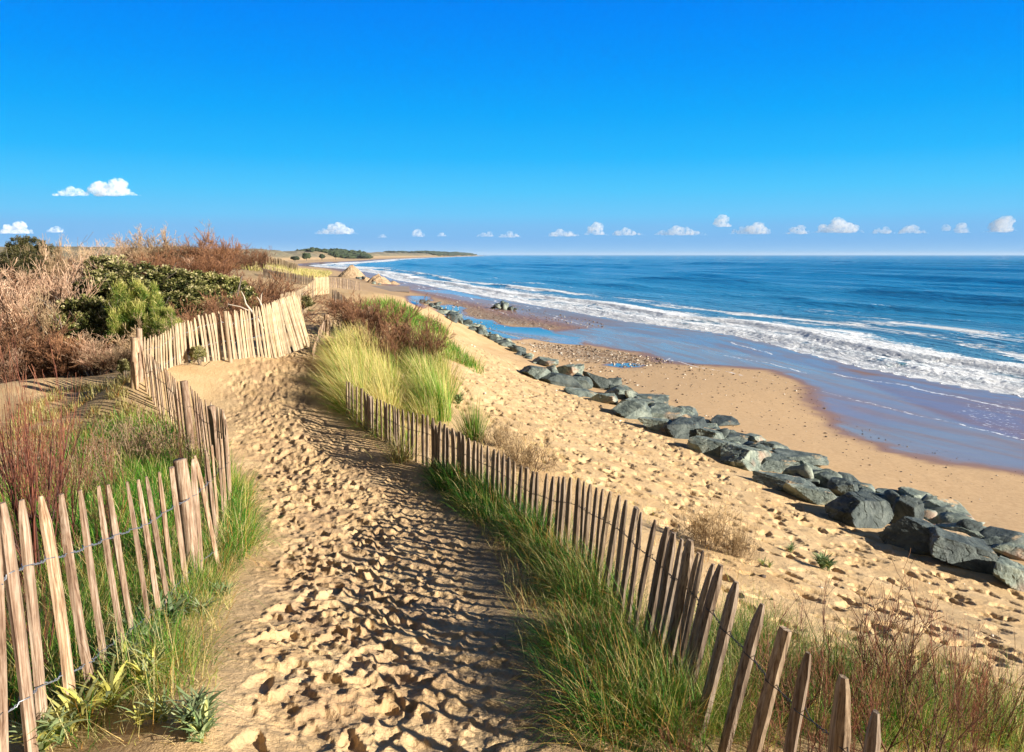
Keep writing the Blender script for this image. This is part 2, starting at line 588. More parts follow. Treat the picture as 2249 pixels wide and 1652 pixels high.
wv = np.maximum(wv, 1.5 * soft_poly(X + wob * .5, Y + wob * .5, POOL1, 0.009 * R))
wv = np.maximum(wv, 1.5 * soft_poly(X + wob * .5, Y + wob * .5, POOL2, 0.009 * R))
wv = np.maximum(wv, 1.5 * soft_poly(X, Y, POOL3, 0.008 * R))
wv = np.maximum(wv, 1.5 * soft_poly(X + wob * .5, Y + wob * .5, POOL4, 0.009 * R))
wet[idx] = wv
pb = np.maximum(soft_poly(X + wob, Y + wob, SHINGLE, 0.04 * R), soft_poly(X + wob, Y + wob, SHINGLE2, 0.05 * R) * .8)
peb[idx] = pb * np.clip(1 - wv * 1.2, 0, 1)
wet = np.maximum(wet, sstep(-2.5, -0.3, s_) * (s_ < 3))
wet = np.maximum(wet, (0.62 + .2 * fbm(gx / 9, gy / 9, 2, 4)) * sstep(-14, -6, s_) * (rr > 60))
idx2 = rr < 60
X, Y = gx[idx2], gy[idx2]
pathm[idx2] = soft_poly(X, Y, PATH, .35)
sl[idx2] = soft_poly(X, Y, SLOPE, .5)
beach = np.clip(1 - sstep(0.95, 1.35, gz), 0, 1)
beach = beach * (1 - .85 * sstep(90, 260, rr) * (s_ < -8))
nf = rr < 60
det = np.zeros(gx.shape)
X, Y, pm, sm = gx[nf], gy[nf], pathm[nf], sl[nf]
lump = sstep(.55, .8, vnoise(X / .045, Y / .045, 31)) * sstep(.45, .6, vnoise(X / .3, Y / .3, 36)) * 1.5
lump2 = np.abs(vnoise(X / .05, Y / .05, 33) - .5)
d = (fbm(X / .35, Y / .35, 4, 30)) * .035 * (0.35 + pm + sm * 1.2) - np.abs(fbm(X / .16, Y / .2, 3, 37)) * .05 * pm + lump * .010 * pm - lump2 * .010 * pm + fbm(X / .03, Y / .03, 2, 35) * .004 * pm
det[nf] = d * (1 - beach[nf] * .85)
gz = gz + det + foot(gx + (vnoise(gx / .06, gy / .06, 44) - .5) * .03, gy + (vnoise(gx / .06, gy / .06, 45) - .5) * .03) * (1 - beach) + fbm(gx / .5, gy / .9, 2, 39) * .012 * beach * (s_ < -1) * (1 - np.minimum(wet, 1)) + peb * (wet < .5) * fbm(gx / .25, gy / .25, 2, 51) * .09
veg = np.zeros(gx.shape)
veg = sstep(120, 260, rr) * sstep(3.0, 6.0, gz) * np.clip(.62 + 1.9 * fbm(gx / 26, gy / 26, 4, 61), 0, 1) + sstep(55, 80, rr) * sstep(2.5, 3.5, gz) * .6
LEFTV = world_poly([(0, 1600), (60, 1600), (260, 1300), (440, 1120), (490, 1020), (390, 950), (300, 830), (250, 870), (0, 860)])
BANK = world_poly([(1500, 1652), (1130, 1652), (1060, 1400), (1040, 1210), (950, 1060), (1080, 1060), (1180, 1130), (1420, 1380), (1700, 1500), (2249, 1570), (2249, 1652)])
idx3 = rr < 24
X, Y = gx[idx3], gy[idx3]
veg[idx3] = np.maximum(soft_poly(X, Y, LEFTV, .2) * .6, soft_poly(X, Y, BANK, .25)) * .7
gv = np.stack([gx, gy, gz], -1).reshape(-1, 3)
lace = np.zeros(gx.shape)
alongv = np.zeros(gx.shape)
ix = (rr < 170) & (s_ > -24) & (s_ < 2)
X, Y = gx[ix], gy[ix]
sX, aX = shore_s(X, Y)
alongv[ix] = aX
lv_ = 0
for c0_, am_, wd_, sc_, sdd in [(-2.6, 1.6, .13, 9, 91), (-5.5, 2.6, .10, 13, 92), (-8.5, 2.5, .08, 10, 93)]:
    cc = c0_ + fbm(aX / sc_, aX * 0, 5, sdd) * am_ * 2.4 + fbm(aX / 1.5, aX * 0, 3, sdd + 1) * .8
    lv_ = np.maximum(lv_, np.exp(-((sX - cc) / (wd_ * (1 + np.hypot(X, Y) / 60))) ** 2) * sstep(.35, .6, vnoise(aX / 6, aX * 0, sdd + 5)))
SPECK = world_poly([(2060, 905), (2110, 880), (2249, 878), (2300, 960), (2249, 980), (2190, 965), (2110, 930)])
SPECK2 = world_poly([(1755, 898), (1800, 893), (1850, 897), (1840, 903), (1770, 908), (1790, 945), (1810, 948), (1790, 953), (1770, 945)])
lv_ = np.maximum(lv_, .62 * soft_poly(X, Y, SPECK, 1.0))
lv_ = np.maximum(lv_, .5 * soft_poly(X, Y, SPECK2, .5))
lace[ix] = lv_

m = NT('sand')
pos = m.pos()
wetA, pebA, vegA, pathA, bA = m.attr('wet'), m.attr('peb'), m.attr('veg'), m.attr('path'), m.attr('beach')
n1 = m.noise(1.3, pos, 5)
n2 = m.noise(60, pos, 4, .7)
n3 = m.noise(9, pos, 5, .6)
dry = m.ramp(n1, [(.3, (.56, .37, .185)), (.5, (.64, .445, .235)), (.7, (.70, .50, .28))])
dry = m.mix(m.mr(n2, .35, .7), m.mix(1.0, dry, (.80, .78, .74), 'MULTIPLY'), dry)
bch = m.ramp(n3, [(.3, (.47, .305, .16)), (.7, (.59, .405, .225))])
col = m.mix(bA, dry, bch)
dampn = m.mr(m.math('ADD', m.noise(2.2, pos, 3), m.math('MULTIPLY', n3, .35)), .56, .78)
col = m.mix(m.math('MULTIPLY', dampn, m.math('MULTIPLY', pathA, .62)), col, (.36, .23, .13))
shing = m.new('TexVoronoi', {'Vector': pos, 'Scale': 9.0}).outputs['Color']
sepc = m.new('SeparateColor', {0: shing}).outputs[0]
shc = m.ramp(sepc, [(0, (.12, .075, .045)), (.5, (.26, .165, .10)), (.85, (.34, .25, .17)), (1, (.6, .55, .46))])
col = m.mix(pebA, col, shc)
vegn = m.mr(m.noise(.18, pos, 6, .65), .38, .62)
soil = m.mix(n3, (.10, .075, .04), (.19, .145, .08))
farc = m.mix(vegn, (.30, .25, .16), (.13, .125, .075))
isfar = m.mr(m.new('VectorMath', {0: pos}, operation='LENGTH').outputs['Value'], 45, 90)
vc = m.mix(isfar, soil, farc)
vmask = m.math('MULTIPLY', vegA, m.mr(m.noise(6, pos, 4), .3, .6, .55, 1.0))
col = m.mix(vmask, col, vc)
wetc = m.mix(n1, (.23, .135, .10), (.30, .18, .13))
damp = m.mr(wetA, 0.0, .45, smooth=True)
col = m.mix(damp, col, wetc)
fl = m.mr(wetA, .40, .8, smooth=True)
suv = m.new('CombineXYZ', {0: m.attr('along'), 1: m.attr('shore')}).outputs[0]
rip = m.noise(1.0, m.mapping(suv, (.16, .9, 1)), 5, .6, .6)
fl2 = m.math('MULTIPLY', fl, m.mr(rip, .40, .58, .55, 1.0))
poolm = m.mr(wetA, 1.02, 1.25, smooth=True)
col = m.mix(poolm, col, (.06, .06, .06))
laceA = m.attr('lace')
ln = m.noise(1.0, m.mapping(suv, (3.5, 6.0, 1)), 6, .7, .4)
lacem = m.mr(m.math('ADD', laceA, m.math('MULTIPLY', m.math('SUBTRACT', ln, .5), 2.4)), .78, .95)
lacem = m.math('MULTIPLY', lacem, m.mr(laceA, .05, .3))
col = m.mix(lacem, col, (.82, .82, .84))
b1 = m.bump(m.math('ADD', n2, m.math('MULTIPLY', m.noise(18, pos, 4, .6), 1.8)), m.mr(m.math('ADD', wetA, m.math('MULTIPLY', bA, .7)), 0, .9, .9, .06), .012)
b1 = m.bump(m.math('MULTIPLY', sepc, pebA), .8, .04, b1)
cb = m.bump(m.noise(1.0, m.mapping(suv, (1.2, 3.0, 1)), 4, .6), .12, .05)
bs = m.new('BsdfPrincipled', {'Base Color': col, 'Roughness': m.mr(damp, 0, 1, .85, .5), 'Normal': b1, 'Specular IOR Level': m.mr(damp, 0, 1, .2, .12),
                              'Coat Weight': m.math('MAXIMUM', poolm, m.math('MULTIPLY', fl2, m.mr(lacem, 0, 1, .85, 0))), 'Coat Roughness': m.mr(poolm, 0, 1, .07, .015), 'Coat IOR': m.mr(poolm, 0, 1, 1.38, 1.6), 'Coat Normal': cb})
SAND = m.finish(bs)
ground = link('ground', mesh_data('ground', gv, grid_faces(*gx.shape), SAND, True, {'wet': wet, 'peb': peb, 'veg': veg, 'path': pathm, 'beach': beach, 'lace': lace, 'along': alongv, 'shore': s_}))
tag(ground, 'golden sand of dune, footpath, slope and beach', 'ground', kind='structure')
del gx, gy, gz, g_l, g_a, gv, wet, peb, veg, pathm, beach, det, sl

# ------------------------------------------------------------------ sea
AN = np.radians(np.concatenate([np.linspace(-30, -18, 30)[:-1], np.linspace(-18, 36, 900)[:-1], np.linspace(36, 100, 80)]))
lr = np.concatenate([np.arange(math.log(24), math.log(220), .0030), np.arange(math.log(220), math.log(15000), .012)])
g_l, g_a = np.meshgrid(lr, AN, indexing='ij')
x, y = np.exp(g_l) * np.sin(g_a), np.exp(g_l) * np.cos(g_a)
s, arc = shore_s(x, y)
rr = np.hypot(x, y)
edge = s + fbm(arc / 1.5, s * 0, 4, 71) * 1.0 + fbm(arc / .35, s * 0, 2, 72) * .3
# swell: crests run along the shore
wand = fbm(arc / 40, s / 60, 3, 73) * 14
ph = (s + wand)
amp = sstep(12, 40, s) * (.26 + .22 * fbm(arc / 60, s / 30, 2, 74)) * (1 - sstep(600, 1500, rr) * .6)
lam = 17.0
sw = np.sin(2 * math.pi * ph / lam)
sw2 = np.sin(2 * math.pi * (s * .8 + wand * 1.4 + 9) / 47.0)
z = amp * (np.sign(sw) * np.abs(sw) ** .8 * .6 + np.maximum(sw2, 0) ** 4 * 2.6)
for c0_, h0_, w0_, sd_ in [(34, .5, 2.6, 191), (58, .6, 3.2, 192), (92, .7, 4.0, 193), (150, .9, 6, 194), (235, 1.1, 9, 195)]:
    z = z + h0_ * np.exp(-(np.abs(s - c0_ - fbm(arc / 45, s * 0, 3, sd_) * 18) / w0_) ** 1.7) * sstep(.35, .65, vnoise(arc / (25 + c0_ * .3), s * 0, sd_ + 9))
chop = fbm(arc / 2.2, s / .9, 3, 75) * .10 + fbm(arc / .8, s / .35, 2, 76) * .05
z = z + chop * sstep(4, 22, s) * (1 - sstep(200, 500, rr))
# two broken waves rolling in
w1c = 5.5 + fbm(arc / 14, s * 0, 3, 77) * 6
w2c = 13.0 + fbm(arc / 20, s * 0, 3, 78) * 8
roll = lambda c, w: np.exp(-(np.clip(s - c, -9, 99) / np.where(s > c, w * 2.2, w * .8)) ** 2)
z = z + roll(w1c, 1.0) * .28 + roll(w2c, 1.4) * .34 * sstep(.4, .6, vnoise(arc / 18, s * 0, 79))
gh = H(x, y)
fr = fbm(arc / .55, s / .55, 3, 80)
foam_t = .62 * (1 - sstep(4, 21, s + fbm(arc / 7, s / 5, 3, 81) * 13)) + .38 * (1 - sstep(0, 5, s + fbm(arc / 5, s / 3, 3, 181) * 5))
z = z + np.abs(fr) * .22 * foam_t * sstep(0.0, 1.0, edge) * (1 - sstep(100, 200, rr) * .5) + .05
z = np.where(edge < 3, (gh + .012) + (z - gh) * sstep(.1, 3, edge), z)
z = np.where(edge < 4, np.maximum(z, gh + .012 + .02 * sstep(.1, .6, edge)), z)
z = np.where(edge < .06, gh - .03, z)
foam = np.clip(foam_t * 1.05 + roll(w1c, 1.2) * .45 + roll(w2c, 1.6) * .4 - .05, 0, 1.1)
dark = np.exp(-((s - w2c + 2.2) / 1.1) ** 2) * sstep(.42, .6, vnoise(arc / 9 + 3, s * 0, 82)) * sstep(3500, 0, rr)
foam = foam - dark * .7 + .36 * np.exp(-((s - 25 - fbm(arc / 22, s * 0, 3, 87) * 14) / 2.2) ** 2) * sstep(.4, .6, vnoise(arc / 16, s * 0, 89))
streak = fbm(arc / 90, s / 9, 4, 83)
foam = foam + sstep(.06, .3, fbm(arc / 30, s / 2.2, 4, 84)) * .5 * sstep(70, 20, s) + np.exp(-((s - 60 - wand) / 2.5) ** 2) * .28 * sstep(.5, .7, vnoise(arc / 25, s * 0, 85))
foam = np.where(rr > 350, np.maximum(foam, (1 - sstep(14, 34, s)) * .9 * (vnoise(arc / 40, s / 14, 88) > .3)), foam)
bandv = fbm(arc / 160 + 5, s / 38 + rr / 900, 4, 86)
far_d = sstep(80, 900, s)
foam = np.maximum(foam, 1.35 * (1 - sstep(.5, 1.6, edge)))
keep = (edge > 0)
f = grid_faces(*x.shape)
kf = keep.ravel()[f].all(1) & ((s.ravel() < 8000)[f].all(1) | True)
f = f[kf]
used = np.unique(f)
remap = np.full(x.size, -1, np.int32)
remap[used] = np.arange(len(used))
m = NT('sea_water')
pos = m.pos()
sA, fA, tA = m.attr('shore'), m.attr('foam'), m.attr('band')
uv = m.new('CombineXYZ', {0: m.attr('along'), 1: sA}).outputs[0]
deep = m.ramp(m.mr(sA, 0, 900), [(0, (.10, .20, .24)), (.03, (.03, .19, .33)), (.10, (.006, .13, .29)), (.4, (.002, .075, .19)), (1, (.001, .055, .17))])
deep = m.mix(m.mr(tA, .0, .12, smooth=True), deep, (.002, .07, .10))
chop = m.noise(1.0, m.mapping(uv, (.55, 1.3, 1)), 6, .6)
chop2 = m.noise(1.0, m.mapping(uv, (.06, .22, 1)), 5, .6)
chop3 = m.noise(1.0, m.mapping(uv, (.012, .05, 1)), 5, .65)
h = m.math('ADD', m.math('MULTIPLY', chop, .30), m.math('ADD', m.math('MULTIPLY', chop2, 1.1), m.math('MULTIPLY', chop3, 2.2)))
nb = m.bump(h, .8, 1.0)
fn = m.noise(1.0, m.mapping(uv, (1.1, 2.0, 1)), 7, .68, .6)
fn2 = m.noise(1.0, m.mapping(uv, (.22, .5, 1)), 5, .6, .5)
fm = m.math('ADD', fA, m.math('MULTIPLY', m.math('SUBTRACT', m.math('ADD', m.math('MULTIPLY', fn, .6), m.math('MULTIPLY', fn2, .5)), .55), 2.2))
fm = m.mr(fm, .40, .72, smooth=True)
fcol = m.mix(m.mr(m.noise(1.0, m.mapping(uv, (.5, 1.4, 1)), 6, .7), .35, .6), (.60, .66, .72), (.90, .91, .92))
colw = m.mix(fm, deep, fcol)
fb = m.bump(m.noise(5, pos, 6, .75), m.mr(fm, 0, 1, 0, .9), .12, nb)
water = m.new('BsdfPrincipled', {'Base Color': colw, 'Roughness': m.mr(fm, 0, 1, .14, .9), 'Normal': fb, 'IOR': 1.33, 'Specular IOR Level': .16})
SEA = m.finish(water)
V = np.stack([x, y, z], -1).reshape(-1, 3)[used]
A = lambda a: np.broadcast_to(a, x.shape).ravel()[used]
sea = link('sea', mesh_data('sea', V, remap[f], SEA, True, {'shore': A(s), 'along': A(arc), 'foam': A(foam), 'band': A(bandv * far_d)}))
tag(sea, 'blue sea with low swell and white surf washing up the beach', 'sea', kind='structure')
# ------------------------------------------------------------------ materials of things
def wood_mat(name, c1, c2, c3):
    m = NT(name)
    ob = m.obj()
    st = m.mapping(ob, (70, 70, 3.2))
    n = m.noise(1.0, st, 6, .7, .4)
    n2 = m.noise(5.0, ob, 4, .6)
    rnd = m.new('ObjectInfo').outputs['Random']
    c = m.ramp(n, [(.34, c3), (.46, c1), (.62, c2)])
    c = m.mix(m.mr(n2, .35, .7, 0, .55), c, c3)
    c = m.mix(1.0, c, m.ramp(rnd, [(0, (.72, .68, .66)), (.5, (1, 1, 1)), (1, (1.22, 1.15, 1.0))]), 'MULTIPLY')
    b = m.bump(n, .8, .004)
    return m.finish(m.new('BsdfPrincipled', {'Base Color': c, 'Roughness': .85, 'Normal': b, 'Specular IOR Level': .2}))


WOOD_L = wood_mat('weathered_chestnut', (.32, .21, .135), (.58, .455, .34), (.085, .048, .033))
WOOD_P = wood_mat('pale_chestnut', (0.456, 0.357, 0.236), (0.547, 0.456, 0.319), (0.243, 0.167, 0.099))
WOOD_G = wood_mat('grey_chestnut', (.23, .17, .12), (.40, .32, .245), (.065, .045, .035))
m = NT('galvanised_wire')
WIRE = m.finish(m.new('BsdfPrincipled', {'Base Color': (.33, .35, .38), 'Metallic': .7, 'Roughness': .45}))
m = NT('dark_wire')
WIRE_D = m.finish(m.new('BsdfPrincipled', {'Base Color': (.07, .065, .06), 'Metallic': .5, 'Roughness': .6}))


def stake_mesh(L, axis, side, w, th, rng, mat, round_=False, pointed=True):
    """a split chestnut stake from its foot (origin) along axis; side = direction of its broad face"""
    axis = axis / np.linalg.norm(axis)
    side = side - axis * np.dot(side, axis)
    side /= np.linalg.norm(side)
    nor = np.cross(side, axis)
    if round_:
        lv = np.array([0, .25, .5, .75, .93, .985, 1.0, 1.0])
        wf = np.array([1.02, 1.0, .98, .98, .97, .95, .90, .01])
        n = 14
    elif pointed:
        lv = np.array([0, .2, .4, .6, .78, .90, .96, 1.0])
        wf = np.array([1.0, 1.03, .97, 1.02, 1.0, .90 + rng.uniform(-.1, .08), .68, .34 + rng.uniform(0, .16)])
        n = 6
    else:
        lv = np.array([0, .2, .4, .6, .8, .97, 1.0, 1.0])
        wf = np.array([1.0, 1.03, .97, 1.02, .97, .95, .9, .02])
        n = 6
    a = np.linspace(0, 2 * math.pi, n, endpoint=False) + .35
    ca, sa = np.cos(a), np.sin(a)
    if not round_:
        sq = 1 / np.maximum(np.abs(ca), np.abs(sa)) ** .55
        ca, sa = ca * sq, sa * sq
        ca, sa = ca * (1 + rng.uniform(-.12, .12, n)), sa * (1 + rng.uniform(-.2, .2, n))
    bend = rng.uniform(-.02, .02) * L
    bend2 = rng.uniform(-.012, .012) * L
    tipo = rng.uniform(-.28, .28) * w
    V = []
    for i, (t, f_) in enumerate(zip(lv, wf)):
        wob = rng.uniform(-.05, .05, n) if not round_ else rng.uniform(-.03, .03, n)
        off = side * (bend * math.sin(t * 3.1) + tipo * max(0, (t - .8) / .2) * (0 if round_ else 1)) + nor * bend2 * math.sin(t * 2.2 + 1)
        thf = f_ if round_ else max(.45, f_)
        tilt = (side * rng.uniform(-.06, .06) if round_ and t > .97 else 0)
        V.append(axis * (L * t) + off + np.outer(ca * (1 + wob) * w / 2 * f_, side) + np.outer(sa * (1 + wob) * th / 2 * thf, nor))
    V = np.concatenate(V)
    k = len(lv)
    i = np.arange(n)
    q = [np.stack([r * n + i, r * n + (i + 1) % n, (r + 1) * n + (i + 1) % n, (r + 1) * n + i], 1) for r in range(k - 1)]
    V = np.vstack([V, V[-n:].mean(0)])
    capf = np.stack([(k - 1) * n + i, (k - 1) * n + (i + 1) % n, np.full(n, k * n)], 1)
    return mesh_data('stake', V, [np.concatenate(q), capf], mat, smooth=round_)


def tubes(polys, radii, sides=3):
    """polys (N,K,3), radii (N,K) -> verts, quads"""
    N, K, _ = polys.shape
    T = np.gradient(polys, axis=1)
    T /= np.linalg.norm(T, axis=2, keepdims=True) + 1e-9
    ref = np.where(np.abs(T[..., 2:3]) > .9, np.array([1.0, 0, 0]), np.array([0, 0, 1.0]))
    B = np.cross(T, ref)
    B /= np.linalg.norm(B, axis=2, keepdims=True) + 1e-9
    C = np.cross(T, B)
    a = np.arange(sides) * 2 * math.pi / sides
    V = polys[:, :, None] + radii[:, :, None, None] * (B[:, :, None] * np.cos(a)[:, None] + C[:, :, None] * np.sin(a)[:, None])
    i = np.arange(N * K * sides).reshape(N, K, sides)
    j = np.roll(i, -1, axis=2)
    q = np.stack([i[:, :-1], j[:, :-1], j[:, 1:], i[:, 1:]], -1).reshape(-1, 4)
    return V.reshape(-1, 3), q


def fence(label, pk, mat, width=.05, posts=(), wires=(.2, .72), wire_mat=None, group=None, buried=.12, seed=1, maxh=1.05, wire_r=.0016, lean_y=.02):
    """pk: (top px, top py, picture slope of the stake, distance ahead[, width factor]); posts the same"""
    rng = np.random.default_rng(seed)
    pts, feet = [], []
    items = [(p, False) for p in pk] + [(p, True) for p in posts]
    for p, is_post in items:
        tx, ty, sl_, d = p[:4]
        top = P_y(tx, ty, d)
        lo = P_y(tx + sl_ * 120, ty + 120, d)
        ax = lo - top
        ax /= np.linalg.norm(ax)
        ax = ax + np.array([0, rng.uniform(-1, 1) * lean_y, 0])
        ax /= np.linalg.norm(ax)
        L = .25
        while L < maxh and (top + ax * L)[2] > H(top[0] + ax[0] * L, top[1] + ax[1] * L) - buried:
            L += .02
        pts.append((top, ax, L, is_post, p[4] if len(p) > 4 else 1.0))
        feet.append(top + ax * L)
    n = len(pk)
    feet_pk = np.array(feet[:n])
    c = feet_pk.mean(0)
    root = empty('picket_fence', (c[0], c[1], float(H(c[0], c[1]))), label, 'fence', group)
    base = np.array(root.location)
    for i, (top, ax, L, is_post, wfac) in enumerate(pts):
        foot_ = feet[i]
        if is_post:
            j = int(np.argmin(np.linalg.norm(feet_pk - foot_, axis=1)))
        else:
            j = i
        sd_ = feet_pk[min(j + 1, n - 1)] - feet_pk[max(j - 1, 0)]
        sd_ = np.array([sd_[0], sd_[1], 0.0])
        sd_ /= np.linalg.norm(sd_) + 1e-9
        if is_post:
            me = stake_mesh(L + .1, -ax, sd_, .11 * wfac, .11 * wfac, rng, mat, round_=True)
            link('post', me, root, foot_ + ax * .1 - base)
        else:
            w = width * wfac * rng.uniform(.85, 1.2)
            me = stake_mesh(L, -ax, sd_, w, w * rng.uniform(.42, .62), rng, mat, pointed=rng.random() > .1)
            link('picket', me, root, foot_ - base)
    for wi in wires:
        P = []
        for k_ in range(n):
            top, ax, L, _, wf_ = pts[k_]
            sd_ = feet_pk[min(k_ + 1, n - 1)] - feet_pk[max(k_ - 1, 0)]
            nr = np.array([sd_[1], -sd_[0], 0])
            nr /= np.linalg.norm(nr) + 1e-9
            q = top + ax * (1.0 * wi)
            P.append((q, nr))
        for sgn in (1, -1):
            poly = []
            for k_ in range(n):
                q, nr = P[k_]
                o_ = nr * sgn * (width * .36)
                poly.append(q + o_)
                if k_ < n - 1 and np.linalg.norm(P[k_ + 1][0] - q) < .6:
                    q2, nr2 = P[k_ + 1]
                    for t in np.linspace(.25, .75, 5):
                        ph_ = t * math.pi * 6
                        poly.append(q + (q2 - q) * t + (nr * math.cos(ph_) + np.array([0, 0, 1.0]) * math.sin(ph_)) * sgn * .005 - np.array([0, 0, .012 * math.sin(t * math.pi)]))
            poly = np.array(poly)[None]
            V, q = tubes(poly, np.full(poly.shape[:2], wire_r), 5)
            link('wire', mesh_data('wire', V - base, q, wire_mat or WIRE), root)
    return root


def spread(ctrl, n, rng, jit=.25, jy=2.0, js=.02):
    """n stakes along control rows (px, py, slope, dist), evenly by ground length"""
    c = np.array(ctrl, float)
    w = np.array([P_y(a[0], a[1], a[3]) for a in c])
    L = np.concatenate([[0], np.cumsum(np.linalg.norm(np.diff(w, axis=0), axis=1))])
    t = np.linspace(0, L[-1], n)
    t[1:-1] += rng.uniform(-jit, jit, n - 2) * (L[-1] / n)
    o = [np.interp(t, L, c[:, k]) for k in range(4)]
    o[1] = o[1] + rng.uniform(-jy, jy, n)
    o[2] = o[2] + rng.normal(0, js, n)
    return list(zip(*o))


z3 = lambda x, y: (x * .4327, 937 + y * .4327)
z4 = lambda x, y: (843.3 + .4329 * x, 937 + .4329 * y)
z5 = lambda x, y: (1499.2 + .4328 * x, 937 + .4328 * y)
z8 = lambda x, y: (234.2 + .3123 * x, 609 + .3123 * y)
z1 = lambda x, y: (.375 * x, 374.8 + .375 * y)
rng = np.random.default_rng(5)

# left foreground fence
pk = []
for tx, ty, bx, by, d, wf in [(-130, 400, 10, 1650, 2.62, 1.1), (-25, 450, 10, 1640, 2.72, .9), (3, 390, 150, 1650, 2.8, 1.25), (105, 375, 235, 1640, 2.97, 1), (215, 350, 390, 1620, 3.12, 1), (305, 345, 480, 1340, 3.3, 1.05), (405, 325, 550, 1340, 3.5, 1.25),
                              (495, 305, 642, 1200, 3.72, 1.0), (545, 297, 690, 1130, 3.9, .95), (645, 280, 728, 860, 4.15, .85), (700, 270, 800, 900, 4.35, .85), (742, 255, 832, 780, 4.55, 1.1),
                              (808, 230, 872, 740, 4.9, .95), (868, 210, 925, 700, 5.2, .95), (975, 168, 1005, 640, 5.6, 1.25), (990, 145, 1072, 560, 5.85, 1.1), (1045, 120, 1078, 400, 6.4, 1.0)]:
    a, b = z3(tx, ty), z3(bx, by)
    pk.append((a[0], a[1], (b[0] - a[0]) / (b[1] - a[1]), d, wf))
a = z3(912, 168)
fence('near left picket fence of leaning reddish brown stakes twisted together with grey wire', pk, WOOD_L, .062, posts=[(a[0], a[1], .12, 5.5, .95)], seed=3, wires=(.27, .8), maxh=1.25, wire_r=.0026)

# left fence from the near stump up to the corner post
pk = []
for tx, ty, d in [(240, 480, 13.8), (265, 560, 13.5), (300, 540, 13.2), (325, 560, 13.0), (350, 590, 12.6), (380, 610, 12.3), (410, 640, 12.0), (430, 660, 11.8), (460, 690, 11.4), (480, 710, 11.2), (500, 740, 10.9),
                  (590, 765, 10.4), (620, 800, 10.2), (650, 840, 10.0), (690, 860, 9.75), (775, 910, 9.3), (800, 920, 9.1), (822, 945, 8.9), (836, 1000, 8.6), (842, 1060, 8.2), (835, 1110, 7.9), (805, 1140, 7.6), (782, 1135, 7.35), (740, 1180, 6.95), (690, 1210, 6.5)]:
    a = z8(tx, ty)
    pk.append((a[0], a[1], .12 if ty < 900 else .06, d, .95))
for k_ in range(len(pk) - 1, 0, -1):
    p, q = pk[k_ - 1], pk[k_]
    if abs(q[3] - p[3]) < .5 and k_ < 19:
        pk.insert(k_, tuple((p[i] + q[i]) / 2 + (rng.uniform(-2, 2) if i < 2 else 0) for i in range(5)))
po = [z8(228, 360) + (.03, 14.0, 1.0), z8(200, 425) + (.0, 13.7, 1.3), z8(542, 730) + (.12, 10.6, 1.0), z8(735, 905) + (.1, 9.4, .9)]
fence('left fence of sun-bleached stakes bending round the grassy hollow to the tall corner post', pk, WOOD_L, .048, posts=po, seed=4, wires=(.3, .75), wire_mat=WIRE_D, wire_r=.002, maxh=1.1)

# curved fence beyond the corner
tops = [(265, 420), (290, 430), (310, 410), (325, 420), (345, 405), (362, 412), (380, 400), (398, 392), (415, 375), (432, 370), (450, 360), (465, 340), (482, 325), (497, 322), (512, 320), (528, 318), (542, 315), (575, 300), (588, 308), (615, 285), (645, 265), (670, 270),
        (697, 255), (722, 262), (740, 250), (757, 250), (787, 240), (850, 240), (870, 262), (897, 230), (914, 236), (938, 225), (960, 232), (980, 224), (1002, 222), (1028, 214), (1050, 205), (1072, 207), (1090, 196), (1105, 188), (1121, 185), (1133, 190), (1146, 180), (1160, 175), (1172, 172), (1185, 162), (1196, 160), (1207, 155)]
pk = []
for i, (tx, ty) in enumerate(tops):
    t = (tx - 265) / (1207 - 265)
    a = z8(tx, ty)
    d = np.interp(t, [0, .25, .5, .8, 1], [14.2, 15.3, 16.0, 16.6, 17.0])
    pk.append((a[0], a[1], np.interp(t, [0, .2, .45, .8, 1], [.02, .05, .15, .12, .22]), d, 1.15 if tx not in (482, 497, 512) else 1.35))
fence('curved fence of pale sunlit stakes at the bend of the sandy path', pk, WOOD_P, .046, posts=[z8(832, 238) + (.12, 16.0, .75)], seed=5, wires=(.22, .62), wire_mat=WIRE, wire_r=.003, maxh=1.2)
pk = []
for k_ in range(30):
    t = k_ / 29
    a = z8(np.interp(t, [0, 1], [1218, 1348]), np.interp(t, [0, .6, 1], [150, 128, 128]))
    pk.append((a[0], a[1], np.interp(t, [0, .6, 1], [.30, .30, .22]) + rng.normal(0, .015), 17.05 + .5 * t, 1.0))
fence('steeply slanting close-set pale stakes at the end of the curved fence', pk, WOOD_P, .052, seed=6, wires=(.2, .6), wire_mat=WIRE, wire_r=.003, maxh=1.2)

# fence running on from there to the far pale panel
pk = spread([z8(1225, 118) + (0.02, 22.0), z8(1300, 105) + (.02, 26.0), z8(1380, 75) + (.02, 32.0), z8(1425, 42) + (.02, 37.0), z8(1462, 18) + (.02, 41.0)], 62, rng)
fence('middle-distance fence climbing from the slanting stakes to the pale panel', pk, WOOD_P, .07, seed=7, wires=(.25,), wire_r=.003, maxh=1.1)
pk = spread([z8(1466, 2) + (.01, 41.0), z8(1562, 0) + (.01, 42.0)], 38, rng, jy=1.2)
fence('tall pale panel of tightly packed stakes at the top of the path', pk, WOOD_P, .075, seed=8, wires=(.2,), wire_r=.003, maxh=1.25)

